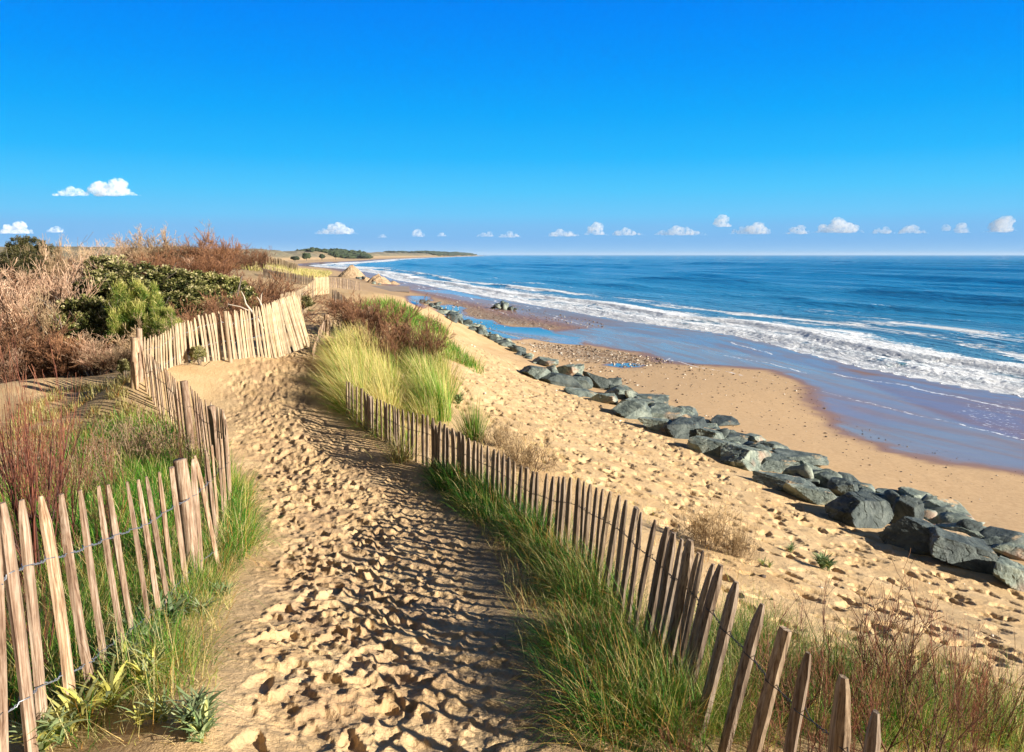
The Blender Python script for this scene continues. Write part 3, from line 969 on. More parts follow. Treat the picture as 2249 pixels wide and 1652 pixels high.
# right fence, near to far
near_r = [(860, 255, -.07, 7.5), (893, 258, -.07, 7.3), (916, 258, -.07, 7.15), (946, 258, -.06, 6.95), (990, 265, -.05, 6.7), (1017, 280, -.05, 6.55), (1047, 295, -.08, 6.4), (1080, 310, -.09, 6.25), (1110, 318, -.07, 6.1), (1150, 335, -.12, 5.9),
          (1197, 352, -.15, 5.65), (1226, 370, -.12, 5.5), (1278, 408, -.15, 5.25), (1307, 440, -.13, 5.1), (1376, 475, -.17, 4.85), (1437, 508, -.20, 4.6), (1466, 535, -.17, 4.5), (1515, 575, -.22, 4.38), (1560, 580, -.2, 4.2), (1597, 640, -.2, 4.1), (1620, 628, -.22, 4.0), (1665, 690, -.25, 3.88), (1708, 700, -.24, 3.75), (1790, 790, -.26, 3.5)]
mid_r = [(325, 8, 0, 10.2), (352, 10, 0, 10.1), (385, 28, 0, 10.0), (406, 45, 0, 9.9), (432, 60, 0, 9.8), (458, 72, 0, 9.7), (478, 80, 0, 9.6), (494, 90, 0, 9.5), (527, 98, 0, 9.35), (560, 115, -.01, 9.2), (580, 125, -.01, 9.1), (606, 140, -.02, 8.95), (632, 155, -.03, 8.8),
         (664, 178, -.03, 8.6), (697, 198, -.04, 8.4), (726, 210, -.05, 8.25), (757, 228, -.05, 8.1), (778, 232, -.05, 8.0), (828, 240, -.1, 7.7)]
pk = [z4(x_, y_) + (s__, d_, 1.25 if x_ in (1226, 1560, 1150) else 1.0) for x_, y_, s__, d_ in mid_r + near_r]
pk += [z5(x_, y_) + (s__, d_, wf) for x_, y_, s__, d_, wf in [(400, 895, -.25, 3.25, 1.0), (515, 1020, -.25, 3.0, 1.0), (640, 1150, -.15, 2.8, .8), (828, 1280, -.08, 2.5, 1.25), (985, 1450, -.1, 2.3, .9)]]
fence('long right-hand fence of dark weathered stakes stepping down beside the green grass bank', pk, WOOD_G, .070, seed=9, wires=(.24, .8), wire_mat=WIRE_D, wire_r=.0024, maxh=1.1)
far_r = [(585, 1085, 13.2), (604, 1092, 13.1), (620, 1105, 12.9), (650, 1120, 12.7), (680, 1130, 12.5), (702, 1150, 12.4), (718, 1165, 12.35), (735, 1190, 12.2), (752, 1185, 12.1), (780, 1195, 11.95), (805, 1205, 11.85), (828, 1215, 11.75), (842, 1225, 11.7), (860, 1232, 11.6), (885, 1240, 11.5), (900, 1250, 11.4), (915, 1260, 11.3), (948, 1265, 11.15),
         (983, 1280, 11.0), (1010, 1285, 10.9), (1037, 1290, 10.8), (1078, 1300, 10.65), (1105, 1305, 10.6), (1140, 1320, 10.5), (1160, 1370, 10.45), (1185, 1340, 10.4), (1215, 1360, 10.3)]
z2p = lambda x, y: (562.2 + x * .3404, 468.5 + y * .3404)
pk = [z2p(x_, y_) + (.02 if x_ < 1000 else 0.0, d_, 1.0) for x_, y_, d_ in far_r]
fence('right fence half swallowed by the yellow marram clump', pk, WOOD_G, .058, seed=10, wires=(.25, .6), wire_mat=WIRE_D, wire_r=.0022, maxh=1.0, posts=[z2p(735, 1180) + (.0, 12.3, .8)])
# fence end beside the path beyond the marram
pk = spread([z8(1452, 490) + (-.02, 16.8), z8(1470, 440) + (-.05, 17.5), z8(1500, 350) + (-.12, 18.6), z8(1530, 300) + (-.12, 19.5), z8(1580, 300) + (0, 20.2), z8(1700, 310) + (0, 20.8)], 20, rng)
fence('short row of split stakes ending at a thick post behind the marram', pk, WOOD_L, .065, seed=11, wires=(.3,), wire_mat=WIRE_D, posts=[z8(1546, 262) + (-.05, 19.9, 1.3)], maxh=1.3)
pk = spread([z8(1592, 85) + (.02, 34.0), z8(1620, 100) + (.02, 33.0), z8(1650, 118) + (.02, 31.5), z8(1686, 140) + (.02, 30.5)], 14, rng)
fence('cluster of dark jagged stakes right of the path gap', pk, WOOD_G, .09, seed=12, wires=(.3,), maxh=1.3)
pk = spread([z8(1735, 235) + (.02, 24.5), z8(1790, 225) + (.0, 25.0), z8(1840, 205) + (.0, 25.5), z8(1872, 190) + (.0, 26.0)], 14, rng)
fence('reddish stakes poking out of the brown twigs on the right dune', pk, WOOD_L, .06, seed=13, wires=(.3,), maxh=1.3)
# far fences
pk = spread([(577, 589, 0, 74), (600, 594, 0, 68), (619, 598, 0, 62), (652, 602, 0, 57), (690, 606, 0, 54), (700, 607, 0, 54)], 96, rng, jy=1.0)
fence('far grey fence crossing the dune top below the yellow grass', pk, WOOD_G, .09, seed=14, wires=(), maxh=.95)
pk = spread([(724, 609, 0, 54), (761, 612, 0, 56), (791, 621, 0, 59)], 46, rng, jy=1.0)
fence('grey fence at right of the pale panel dropping towards the beach', pk, WOOD_G, .1, seed=15, wires=(), maxh=1.15)
pk = spread([(519, 566, 0, 108), (547, 562, 0, 112), (577, 562, 0, 115), (615, 568, 0, 112), (654, 580, 0, 105)], 96, rng, jy=1.0)
fence('farthest pale fence running below the dark shrubs on the dune crest', pk, WOOD_P, .13, seed=16, wires=(), maxh=1.2)
pk = spread([(521, 575, 0, 104), (555, 583, 0, 92), (577, 578, 0, 86), (600, 586, 0, 80), (640, 596, 0, 74)], 80, rng, jy=1.0)
fence('far zigzag fence between yellow grass and the crest fence', pk, WOOD_P, .11, seed=17, wires=(), maxh=1.0)

# ------------------------------------------------------------------ boulders
def ico(n):
    bm = bmesh.new()
    bmesh.ops.create_icosphere(bm, subdivisions=n, radius=1)
    V = np.array([v.co[:] for v in bm.verts])
    Fc = np.array([[v.index for v in f.verts] for f in bm.faces])
    bm.free()
    return V, Fc


ICO = {n: ico(n) for n in (1, 2, 3, 4, 5, 6)}
m = NT('green_grey_rock')
ob = m.obj()
rnd = m.new('ObjectInfo').outputs['Random']
n1 = m.noise(1.6, ob, 6, .65, .6)
n2 = m.noise(9, ob, 6, .7)
n3 = m.noise(1.0, m.mapping(ob, (9, 2.5, 4), (.4, .5, .9)), 5, .7, .5)
c = m.ramp(n1, [(.30, (.03, .036, .036)), (.44, (.11, .135, .125)), (.56, (.24, .27, .235)), (.72, (.40, .42, .37))])
c = m.mix(m.mr(n3, .56, .72), c, (.40, .42, .38))
c = m.mix(m.mr(n2, .55, .8, 0, .6), c, (.03, .035, .035))
rust = m.math('MULTIPLY', m.mr(m.noise(1.1, ob, 3), .56, .68), m.mr(rnd, .7, .95))
c = m.mix(rust, c, (.34, .20, .15))
c = m.mix(1.0, c, m.ramp(rnd, [(0, (.34, .37, .40)), (.5, (.74, .77, .76)), (1, (1.3, 1.3, 1.18))]), 'MULTIPLY')
# wind-blown sand lies on the flat tops
up = m.new('SeparateXYZ', {0: m.new('NewGeometry').outputs['Normal']}).outputs[2]
sandm = m.math('MULTIPLY', m.mr(up, .80, .95), m.mr(m.noise(2.0, ob, 4), .60, .66))
c = m.mix(sandm, c, (.56, .39, .22))
crk = m.new('TexVoronoi', {'Vector': m.mapping(ob, (1, 1.6, 2.2), (.3, .2, .5)), 'Scale': 2.6}, feature='DISTANCE_TO_EDGE').outputs['Distance']
b = m.bump(m.mr(crk, 0, .03), .25, .02)
b = m.bump(n3, .6, .03, b)
b = m.bump(n2, .9, .05, b)
b = m.bump(m.noise(28, ob, 5, .7), .5, .015, b)
ROCK = m.finish(m.new('BsdfPrincipled', {'Base Color': c, 'Roughness': .7, 'Normal': b, 'Specular IOR Level': .35}))


def rock_mesh(name, size, seed, sub=4, mat=None, cuts=10, flat=.0, rough=1.0):
    rng = np.random.default_rng(seed)
    D, Fc = ICO[sub]
    N = rng.normal(size=(cuts, 3))
    N /= np.linalg.norm(N, axis=1, keepdims=True)
    N = np.vstack([N, [[.15, -.1, 1]], [[rng.uniform(-1, 1), -.9, .35]], [[.8, rng.uniform(-.6, .6), .4]]])
    N /= np.linalg.norm(N, axis=1, keepdims=True)
    dd = np.concatenate([rng.uniform(.55, 1.0, cuts), rng.uniform(.45, .7, 3)])
    dot = D @ N.T
    R = np.where(dot > .08, dd / np.maximum(dot, .08), 9).min(1)
    R = np.minimum(R, 1.5)
    V = D * R[:, None]
    off = Vector(rng.uniform(0, 50, 3))
    disp = np.array([mnoise.fractal(Vector(v) * 1.6 + off, .8, 2.2, 6) for v in V]) * .05 * rough
    st = np.array([mnoise.noise(Vector((v[0] * 2.0, v[1] * 2.0, v[2] * 7)) + off) for v in V]) * .035 * rough
    fr_ = np.array([abs(mnoise.noise(Vector(v) * 2.6 + off * 2)) for v in V])
    V = V * (1 + disp + st - .045 * rough * np.maximum(0, .12 - fr_) / .12)[:, None]
    V = V / np.abs(V).max(0) * (np.array(size) / 2)
    return mesh_data(name, V, Fc, mat or ROCK, smooth=sub < 4)


def boulder(px, py, wpx, hpx, label, seed, depth=1.0, yaw=None, group=None, tilt=0.0, sub=4, sink=.25, name='boulder', cuts=9):
    """px, py: middle of the foot of the visible face; wpx/hpx: seen size in the picture"""
    p = hit1(px, py)
    d = p[1]
    w = wpx * d / F * 1.46
    h = hpx * d / F * 0.98
    dp = w * depth
    rng = np.random.default_rng(seed)
    yaw = rng.uniform(-.5, .5) if yaw is None else yaw
    h2 = h / (1 - sink)
    me = rock_mesh(name, (w, dp, h2), seed, sub, cuts=cuts)
    o = link(name, me, None, (p[0], p[1] + dp * .38, float(H(p[0], p[1] + dp * .38)) + h2 * (.5 - sink)), label=label, cat='boulder', group=group)
    o.rotation_euler = (rng.uniform(-.12, .12), tilt, yaw)
    return o


b6 = lambda x_, y_: (1124.4 + .5 * x_, 609 + .5 * y_)
BL = [  # zoomed picture x, foot y, width, height, label, depth factor, tilt
    (110, 450, 118, 85, 'square grey-green boulder at the landward end of the big rocks', .9, 0),
    (220, 480, 125, 78, 'pale-topped block beside the square grey-green boulder', .9, .1),
    (165, 395, 110, 45, 'low dark slab behind the square grey-green boulder', .8, 0),
    (265, 440, 110, 50, 'broken slab behind the pale-topped block', .8, -.1),
    (335, 528, 140, 42, 'flat tilted slab lying low on the sand beside the pale-topped block', .7, .15),
    (300, 490, 100, 60, 'dark wedge above the flat tilted slab', .8, 0),
    (390, 490, 95, 70, 'leaning slab with sand on its shoulder', .8, .3),
    (425, 560, 105, 52, 'small yellow-green lit block in front of the knobbly dark rock', .8, 0),
    (500, 535, 95, 75, 'knobbly dark rock with a crooked top', .9, 0),
    (560, 625, 150, 70, 'reddish shadowed boulder under a pale slab', .8, .1),
    (590, 590, 150, 55, 'smooth pale slab lying over the reddish boulder', .8, .1),
    (610, 555, 130, 45, 'thin dark slab behind the smooth pale slab', .8, 0),
    (700, 640, 160, 75, 'layered grey rock above the long black-sided block', .8, 0),
    (790, 640, 130, 80, 'pale peaked slab casting a black triangle of shade', .8, .2),
    (680, 690, 130, 60, 'black-sided angular end of the long block', .9, 0),
    (790, 712, 165, 85, 'big squared light-grey boulder next to the black-sided block', .9, 0),
    (880, 700, 100, 55, 'dark angular rock between the squared boulder and the pale point', .8, 0),
    (915, 740, 130, 65, 'pale pointed rock in front of the broad dark slab', .8, .1),
    (950, 660, 110, 35, 'low dark rock with a cap of blown sand behind the row', .9, 0),
    (1000, 740, 150, 60, 'broad dark slab with a notched top', .8, 0),
    (1085, 745, 100, 70, 'crumbly whitish rock behind the broad dark slab', .9, 0),
    (1170, 770, 110, 50, 'thin grey slab sticking out towards the beach', .8, .1),
    (960, 805, 190, 80, 'dark blue-grey boulder with a sloping flat top', .8, .1),
    (1085, 848, 215, 105, 'large wide boulder with pale green chipped sides', .8, .05),
    (1190, 868, 205, 85, 'black rounded boulder half buried behind the big flat-topped slab', .8, 0),
    (1330, 842, 190, 65, 'rounded grey boulder capped with beach sand', .9, 0),
    (1345, 880, 90, 55, 'small blue-grey tilted rock next to the sand-capped boulder', .9, .4),
    (1235, 960, 205, 85, 'long flat-topped slab with a dark undercut front, biggest in the row', .8, .04),
    (1375, 1010, 170, 115, 'squared end block with a pinkish brown face', .8, .05),
    (1520, 985, 130, 90, 'dark ribbed rock behind the pinkish end block', .9, .2),
    (1480, 1020, 100, 45, 'low striped rock wedged in front of the ribbed rock', .9, 0),
    (1610, 1110, 235, 165, 'great dark domed boulder with a pale right shoulder', .85, 0),
    (1755, 1105, 98, 140, 'narrow upright slab standing between two large dark boulders', .8, .1),
    (1680, 975, 95, 40, 'small brown rock behind the domed boulder', .9, 0),
    (1830, 1010, 135, 52, 'low dark rock on the beach side of the upright slab', .9, 0),
    (1870, 1095, 130, 75, 'thin grey slab leaning on the dark pointed boulder', .8, .2),
    (1880, 1235, 250, 170, 'dark pointed boulder with glittering rough face', .85, .2),
    (2000, 1250, 130, 105, 'smooth light wedge beside the dark pointed boulder', .8, .2),
    (2010, 1110, 190, 85, 'dark flat rock with sand drifted over its back', .9, .1),
    (2140, 1205, 280, 110, 'long black rock with white scars lying on the beach side', .7, .12),
    (2110, 1320, 360, 165, 'huge pale grey boulder sloping to the edge of the picture', .8, .18),
    (2270, 1385, 200, 120, 'grey boulder at the very corner of the rock row', .9, .1),
    (2260, 1250, 150, 90, 'dark rock wedged behind the huge pale grey boulder', .9, 0),
]
for i, (x_, y_, w_, h_, lab, dpf, tl) in enumerate(BL):
    a = b6(x_, y_)
    boulder(a[0], a[1], w_ * .56, h_ * .52, lab, 100 + i, dpf * 1.05, tilt=tl, sub=6 if w_ > 200 else 5, group='boulders along the foot of the dune slope')
rng = np.random.default_rng(35)
for k_ in range(120):
    t = rng.random()
    x_ = 130 + t * 2080
    y_ = np.interp(x_, [110, 500, 960, 1240, 1620, 2000, 2280], [450, 535, 760, 900, 1030, 1150, 1290]) + rng.uniform(-45, 5)
    a = b6(x_, y_)
    q = hit1(a[0], a[1])
    sz = rng.uniform(.4, 1.0)
    me = rock_mesh('boulder', (sz, sz * rng.uniform(.6, 1), sz * rng.uniform(.4, .7)), 1300 + k_, 3, cuts=8)
    o = link('boulder', me, None, (q[0], q[1] + .3, float(H(q[0], q[1] + .3)) + sz * .12), label='%s filler rock beside the %s' % ('tiny' if sz < .6 else 'small' if sz < .8 else 'larger', ' '.join(min(BL, key=lambda b_: (b_[0] - x_) ** 2 + (b_[1] - y_) ** 2)[4].split()[:10])), cat='boulder', group='filler rocks between the big boulders')
    o.rotation_euler = (rng.uniform(-.5, .5), rng.uniform(-.5, .5), rng.uniform(0, 6))
# the row going on, smaller with distance
rng = np.random.default_rng(33)
rowx = [1175, 1150, 1120, 1100, 1080, 1060, 1040, 1020, 1000, 985, 968, 950, 935, 920]
rowy = [800, 782, 765, 752, 743, 733, 724, 714, 703, 695, 685, 674, 667, 660]
for k_ in range(110):
    t = rng.random() ** .9
    px = np.interp(t, np.linspace(0, 1, 14), rowx) + rng.uniform(-6, 12)
    py = np.interp(t, np.linspace(0, 1, 14), rowy) + rng.uniform(-4, 3)
    q = hit1(px, py)
    if np.isnan(q[0]) or q[1] > 85:
        continue
    sz = rng.uniform(.35, 1.0)
    me = rock_mesh('boulder', (sz, sz * rng.uniform(.6, 1), sz * rng.uniform(.45, .7)), 300 + k_, 3, cuts=9)
    o = link('boulder', me, None, (q[0], q[1], q[2] + sz * .1), label='small grey-green boulder in the thin far stretch of the rock row beside the blue pool', cat='boulder', group='small boulders of the far rock row')
    o.rotation_euler = (rng.uniform(-.3, .3), rng.uniform(-.3, .3), rng.uniform(0, 6))
# dark heap on the beach
q0 = hit1(1104, 680)
for k_, (dx, dy, dz, sz) in enumerate([(-1.1, 0, 0, .9), (-.4, -.2, .1, 1.1), (.3, 0, .15, 1.2), (.9, -.1, 0, .8), (1.3, .1, -.05, .6), (0, .2, .55, .8), (-.5, .3, .4, .7), (.45, .1, .5, .6), (-1.5, .1, -.05, .5)]):
    me = rock_mesh('rock', (sz, sz, sz * .75), 500 + k_, 3, cuts=9)
    o = link('rock', me, None, (q0[0] + dx, q0[1] + dy, q0[2] + dz + sz * .2), label='black rock in the lone heap on the beach beyond the blue pool', cat='rock', group='heap of black rocks on the beach')
    o.rotation_euler = (rng.uniform(-.5, .5), rng.uniform(-.5, .5), rng.uniform(0, 6))
#__PART3__
# ------------------------------------------------------------------ plants: generators
def leafy_mat(name, stops, trans=.35, rough=.55, var=.25):
    m = NT(name)
    t = m.attr('tint')
    rnd = m.new('ObjectInfo').outputs['Random']
    c = m.ramp(t, stops)
    c = m.mix(1.0, c, m.ramp(rnd, [(0, (1 - var, 1 - var, 1 - var)), (1, (1 + var, 1 + var * .9, 1 + var * .7))]), 'MULTIPLY')
    d = m.new('BsdfPrincipled', {'Base Color': c, 'Roughness': rough, 'Specular IOR Level': .3})
    tr = m.new('BsdfTranslucent', {'Color': c})
    mx = m.new('MixShader', {0: trans})
    m.l.new(d.outputs[0], mx.inputs[1])
    m.l.new(tr.outputs[0], mx.inputs[2])
    return m.finish(mx)


GR_STOPS = [(0, (.012, .06, .008)), (.22, (.035, .19, .014)), (.42, (.13, .33, .024)), (.6, (.44, .42, .10)), (.78, (.72, .60, .30)), (.9, (.58, .36, .10)), (1, (.40, .15, .03))]
GRASS = leafy_mat('grass_blades', GR_STOPS, .4)
TW_RED = leafy_mat('red_twigs', [(0, (.05, .02, .014)), (.5, (.15, .048, .03)), (1, (.34, .14, .08))], 0)
TW_BROWN = leafy_mat('brown_twigs', [(0, (.05, .025, .015)), (.5, (.17, .075, .04)), (1, (.34, .18, .09))], 0)
TW_PINK = leafy_mat('pinkish_twigs', [(0, (.13, .07, .045)), (.5, (.40, .24, .155)), (1, (.62, .44, .31))], 0)
TW_TAN = leafy_mat('tan_twigs', [(0, (.16, .10, .055)), (.5, (.40, .27, .15)), (1, (.58, .43, .27))], 0)
TW_DRY = leafy_mat('dry_twigs', [(0, (.14, .085, .04)), (.5, (.38, .26, .13)), (1, (.60, .46, .27))], 0)
BARK = leafy_mat('grey_bark', [(0, (.10, .075, .06)), (1, (.30, .25, .20))], 0)
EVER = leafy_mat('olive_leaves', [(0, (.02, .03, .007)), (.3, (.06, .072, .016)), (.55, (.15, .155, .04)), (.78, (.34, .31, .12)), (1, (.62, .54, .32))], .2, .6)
PINE = leafy_mat('bright_needles', [(0, (.03, .07, .01)), (.4, (.12, .19, .025)), (.75, (.38, .39, .09)), (1, (.65, .56, .22))], .35)
DPINE = leafy_mat('dark_needles', [(0, (.018, .022, .008)), (.5, (.06, .065, .02)), (1, (.18, .15, .06))], .2)
SILVER = leafy_mat('silver_leaves', [(0, (.06, .12, .035)), (.5, (.22, .30, .13)), (.8, (.40, .46, .26)), (1, (.62, .58, .14))], .3)


def blades_mesh(name, R, head, L, a0, a1, width, tint, mat, nseg=4, taper=1.0, zoff=-.02):
    """R (N,3) roots; head (N) azimuth; L lengths; a0/a1 start/end tilt from upright"""
    N = len(R)
    K = nseg + 1
    t = np.linspace(0, 1, K)
    a = a0[:, None] + (a1 - a0)[:, None] * t[None] ** 1.3
    am = (a[:, 1:] + a[:, :-1]) / 2
    st = (L / nseg)[:, None]
    hx = np.concatenate([np.zeros((N, 1)), np.cumsum(np.sin(am) * st, 1)], 1)
    hz = np.concatenate([np.zeros((N, 1)), np.cumsum(np.cos(am) * st, 1)], 1)
    c, s_ = np.cos(head)[:, None], np.sin(head)[:, None]
    Pn = np.stack([R[:, 0:1] + hx * c, R[:, 1:2] + hx * s_, R[:, 2:3] + hz + zoff], -1)
    w = (1 - .9 * t ** 2 * taper)[None] * width[:, None] / 2
    tw = np.random.default_rng(N).uniform(-.9, .9, N)[:, None]
    wx, wy = -s_ * np.cos(tw) + c * np.sin(tw), c * np.cos(tw) + s_ * np.sin(tw)
    D = np.stack([wx * w, wy * w, np.zeros_like(w)], -1)
    V = np.stack([Pn - D, Pn + D], 2).reshape(N, K * 2, 3)
    b = (np.arange(N) * K * 2)[:, None]
    k_ = np.arange(nseg)[None] * 2
    q = np.stack([b + k_, b + k_ + 1, b + k_ + 3, b + k_ + 2], -1).reshape(-1, 4)
    tt = np.repeat(tint, K * 2)
    return mesh_data(name, V.reshape(-1, 3), q, mat, True, {'tint': tt})


def grass(name, label, xy, length, width, wind, spread, tints, seed, a0=.15, a1=1.0, tuss=0, tr=.12, kind='stuff', cat='grass', group=None, lv=.35):
    """wind: (x, y) common lean; spread: how freely blades point; tints: (mean, sd, share of straw, share of orange)"""
    rng = np.random.default_rng(seed)
    N = len(xy)
    if tuss:
        cen = xy[rng.integers(0, N, tuss)]
        k_ = rng.integers(0, tuss, N)
        off = rng.normal(0, tr, (N, 2))
        xy = cen[k_] + off
        out = off / tr * .6
        tt_ = rng.normal(0, .11, tuss)[k_]
        tl_ = np.exp(rng.normal(0, .22, tuss))[k_]
    else:
        out, tt_, tl_ = 0, 0, 1
    h = rng.normal(0, 1, (N, 2)) * spread + np.array(wind) + out
    head = np.arctan2(h[:, 1], h[:, 0])
    mag = np.clip(np.hypot(h[:, 0], h[:, 1]), .2, 1.8)
    L = length * tl_ * np.exp(rng.normal(0, lv, N))
    L = np.clip(L, length * .3, length * 1.7)
    R = np.stack([xy[:, 0], xy[:, 1], H(xy[:, 0], xy[:, 1])], 1)
    d = np.hypot(R[:, 0], R[:, 1])
    w = np.maximum(width, d * .00062) * rng.uniform(.7, 1.3, N)
    patch = fbm(xy[:, 0] / .5, xy[:, 1] / .5, 2, seed) * .5
    ti = np.clip(rng.normal(tints[0], tints[1], N) + tt_ + patch * .5, 0, .55 + .2 * (tints[0] > .5))
    u = rng.random(N)
    ti = np.where(u < tints[2], rng.uniform(.58, .82, N), ti)
    ti = np.where(u > 1 - tints[3], rng.uniform(.86, 1, N), ti)
    me = blades_mesh(name, R, head, L, rng.uniform(.02, a0 * 2, N) * mag, rng.uniform(a1 * .5, a1 * 1.4, N) * mag, w, ti, GRASS)
    o = link(name, me)
    tag(o, label, cat, group, kind)
    return o


def twig_polys(rng, n, height, base_r, spread, kids, K=6, curl=.35, lenr=(.35, .6), up=.5, r0=.012, wander=.12, fan=None):
    """levels of polylines; returns list of (polys, radii)"""
    ang = rng.uniform(0, 2 * math.pi, n)
    rr_ = base_r * np.sqrt(rng.random(n))
    P0 = np.stack([rr_ * np.cos(ang), rr_ * np.sin(ang), np.zeros(n)], 1)
    til = np.abs(rng.normal(0, spread, n)).clip(0, 1.35)
    az = ang + rng.normal(0, .6, n)
    D = np.stack([np.sin(til) * np.cos(az), np.sin(til) * np.sin(az), np.cos(til)], 1)
    if fan is not None:
        D = D + np.array(fan)
        D /= np.linalg.norm(D, axis=1, keepdims=True)
    L = height * rng.uniform(.6, 1.05, n) / np.maximum(D[:, 2], .55)
    rad_ = r0 * rng.uniform(.6, 1.3, n)
    out = []

    def grow(P0, D, L, rad_):
        N = len(P0)
        pts = [P0]
        d = D.copy()
        for k_ in range(K - 1):
            d = d + rng.normal(0, wander, (N, 3)) + np.array([0, 0, up * .12])
            d /= np.linalg.norm(d, axis=1, keepdims=True)
            pts.append(pts[-1] + d * (L / (K - 1))[:, None])
        polys = np.stack(pts, 1)
        tt = np.linspace(0, 1, K)
        return polys, rad_[:, None] * (1 - .75 * tt)[None]

    polys, radii = grow(P0, D, L, rad_)
    out.append((polys, radii))
    for kk in kids:
        N = len(polys)
        pi = np.repeat(np.arange(N), kk)
        t = rng.uniform(.15, 1.0, len(pi)) * (K - 1.001)
        i0 = t.astype(int)
        f_ = (t - i0)[:, None]
        st = polys[pi, i0] * (1 - f_) + polys[pi, i0 + 1] * f_
        tg = polys[pi, i0 + 1] - polys[pi, i0]
        tg /= np.linalg.norm(tg, axis=1, keepdims=True)
        dd = tg + rng.normal(0, curl, (len(pi), 3))
        dd /= np.linalg.norm(dd, axis=1, keepdims=True)
        Lp = np.linalg.norm(polys[pi, -1] - polys[pi, 0], axis=1) * rng.uniform(*lenr, len(pi))
        r1 = radii[pi, i0] * .55
        polys, radii = grow(st, dd, Lp, r1)
        out.append((polys, radii))
    return out


def twig_mesh(name, levels, rng, mat, minr=0.0, tb=.5, ts=.25, tipt=.3):
    Vs, Qs, Ts, k_ = [], [], [], 0
    for polys, radii in levels:
        V, q = tubes(polys, np.maximum(radii, minr), 3)
        N, K, _ = polys.shape
        t = np.clip(rng.normal(tb, ts, N)[:, None] + np.linspace(-.1, tipt, K)[None], 0, 1)
        Ts.append(np.repeat(t.ravel(), 3))
        Vs.append(V)
        Qs.append(q + k_)
        k_ += len(V)
    VV = np.concatenate(Vs)
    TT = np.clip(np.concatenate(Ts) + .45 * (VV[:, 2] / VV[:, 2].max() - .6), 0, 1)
    return mesh_data(name, VV, np.concatenate(Qs), mat, True, {'tint': TT})


def leaf_cloud(name, cen, rad3, n, size, rng, mat, tint_base=.4, tint_up=.35, spiky=False, aspect=2.2):
    """leaves in clumps: cen (M,3) clump centres, rad3 clump radius (M)"""
    M = len(cen)
    k_ = rng.integers(0, M, n)
    u = rng.normal(size=(n, 3))
    u /= np.linalg.norm(u, axis=1, keepdims=True)
    r = rad3[k_] * rng.random(n) ** .45
    Pn = cen[k_] + u * r[:, None]
    dirv = u + rng.normal(0, .5, (n, 3)) + np.array([0, 0, .45])
    dirv /= np.linalg.norm(dirv, axis=1, keepdims=True)
    sd_ = np.cross(dirv, rng.normal(size=(n, 3)))
    sd_ /= np.linalg.norm(sd_, axis=1, keepdims=True)
    s_ = size * rng.uniform(.6, 1.4, n)[:, None]
    w_ = s_ / aspect
    V = np.stack([Pn - dirv * s_ * .5, Pn + sd_ * w_ * .5, Pn + dirv * s_ * .5, Pn - sd_ * w_ * .5], 1).reshape(-1, 3)
    q = np.arange(n * 4).reshape(n, 4)
    ct = rng.normal(0, .10, M)
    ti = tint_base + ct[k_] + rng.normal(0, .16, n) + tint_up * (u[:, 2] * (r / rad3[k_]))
    ti = np.where(rng.random(n) < .05, .95, ti)
    return mesh_data(name, V, q, mat, False, {'tint': np.repeat(np.clip(ti, 0, 1), 4)})


def copy_tree(o, parent=None):
    c_ = o.copy()
    COL.objects.link(c_)
    c_.parent = parent
    for ch in list(o.children):
        if ch.name in bpy.data.objects and ch.parent == o:
            copy_tree(ch, c_)
    return c_


PROTO = {}


def make_proto(key, name, parts):
    PROTO[key] = (name, parts)


def place(key, px, top, d, wpx, label, cat='shrub', group=None, rz=None, hmin=.3, xy=None, h=None, w=None, rng=random):
    """stand one plant of a kind: its middle at picture column px, its crown top at row top, d metres ahead"""
    if xy is None:
        T = P_y(px, top, d)
        x_, y_ = T[0], d
        z_ = float(H(x_, y_))
        h = max(hmin, T[2] - z_)
        w = wpx * d / F
    else:
        x_, y_ = xy
        z_ = float(H(x_, y_))
    name, parts = PROTO[key]
    e = empty(name, (x_, y_, z_ - .03), label, cat, group)
    e.rotation_euler = (0, 0, rng.uniform(0, 6.28) if rz is None else rz)
    e.scale = (w, w, h)
    for pn, me in parts:
        o = link(pn, me, e)
    return e


def proto_twigs(key, name, mat, seed, n=14, kids=(5, 4, 3), spread=.45, r0=.014, minr=.0016, stem_mat=None, tb=.5, curl=.35, fan=None, base_r=.12, lenr=(.35, .6), up=.5, wander=.12, tipt=.3):
    rng = np.random.default_rng(seed)
    lv = twig_polys(rng, n, .9, base_r, spread, kids, curl=curl, r0=r0, fan=fan, lenr=lenr, up=up, wander=wander)
    allp = np.concatenate([p.reshape(-1, 3) for p, _ in lv])
    hz = np.percentile(allp[:, 2], 99.3)
    rx = np.percentile(np.abs(allp[:, :2]), 97)
    sc = np.array([.5 / rx, .5 / rx, 1 / hz])
    lv = [(p * sc, r_) for p, r_ in lv]
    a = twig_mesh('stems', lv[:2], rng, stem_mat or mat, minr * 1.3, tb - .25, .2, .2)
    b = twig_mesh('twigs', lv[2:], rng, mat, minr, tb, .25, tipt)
    make_proto(key, name, [('stems', a), ('twigs', b)])


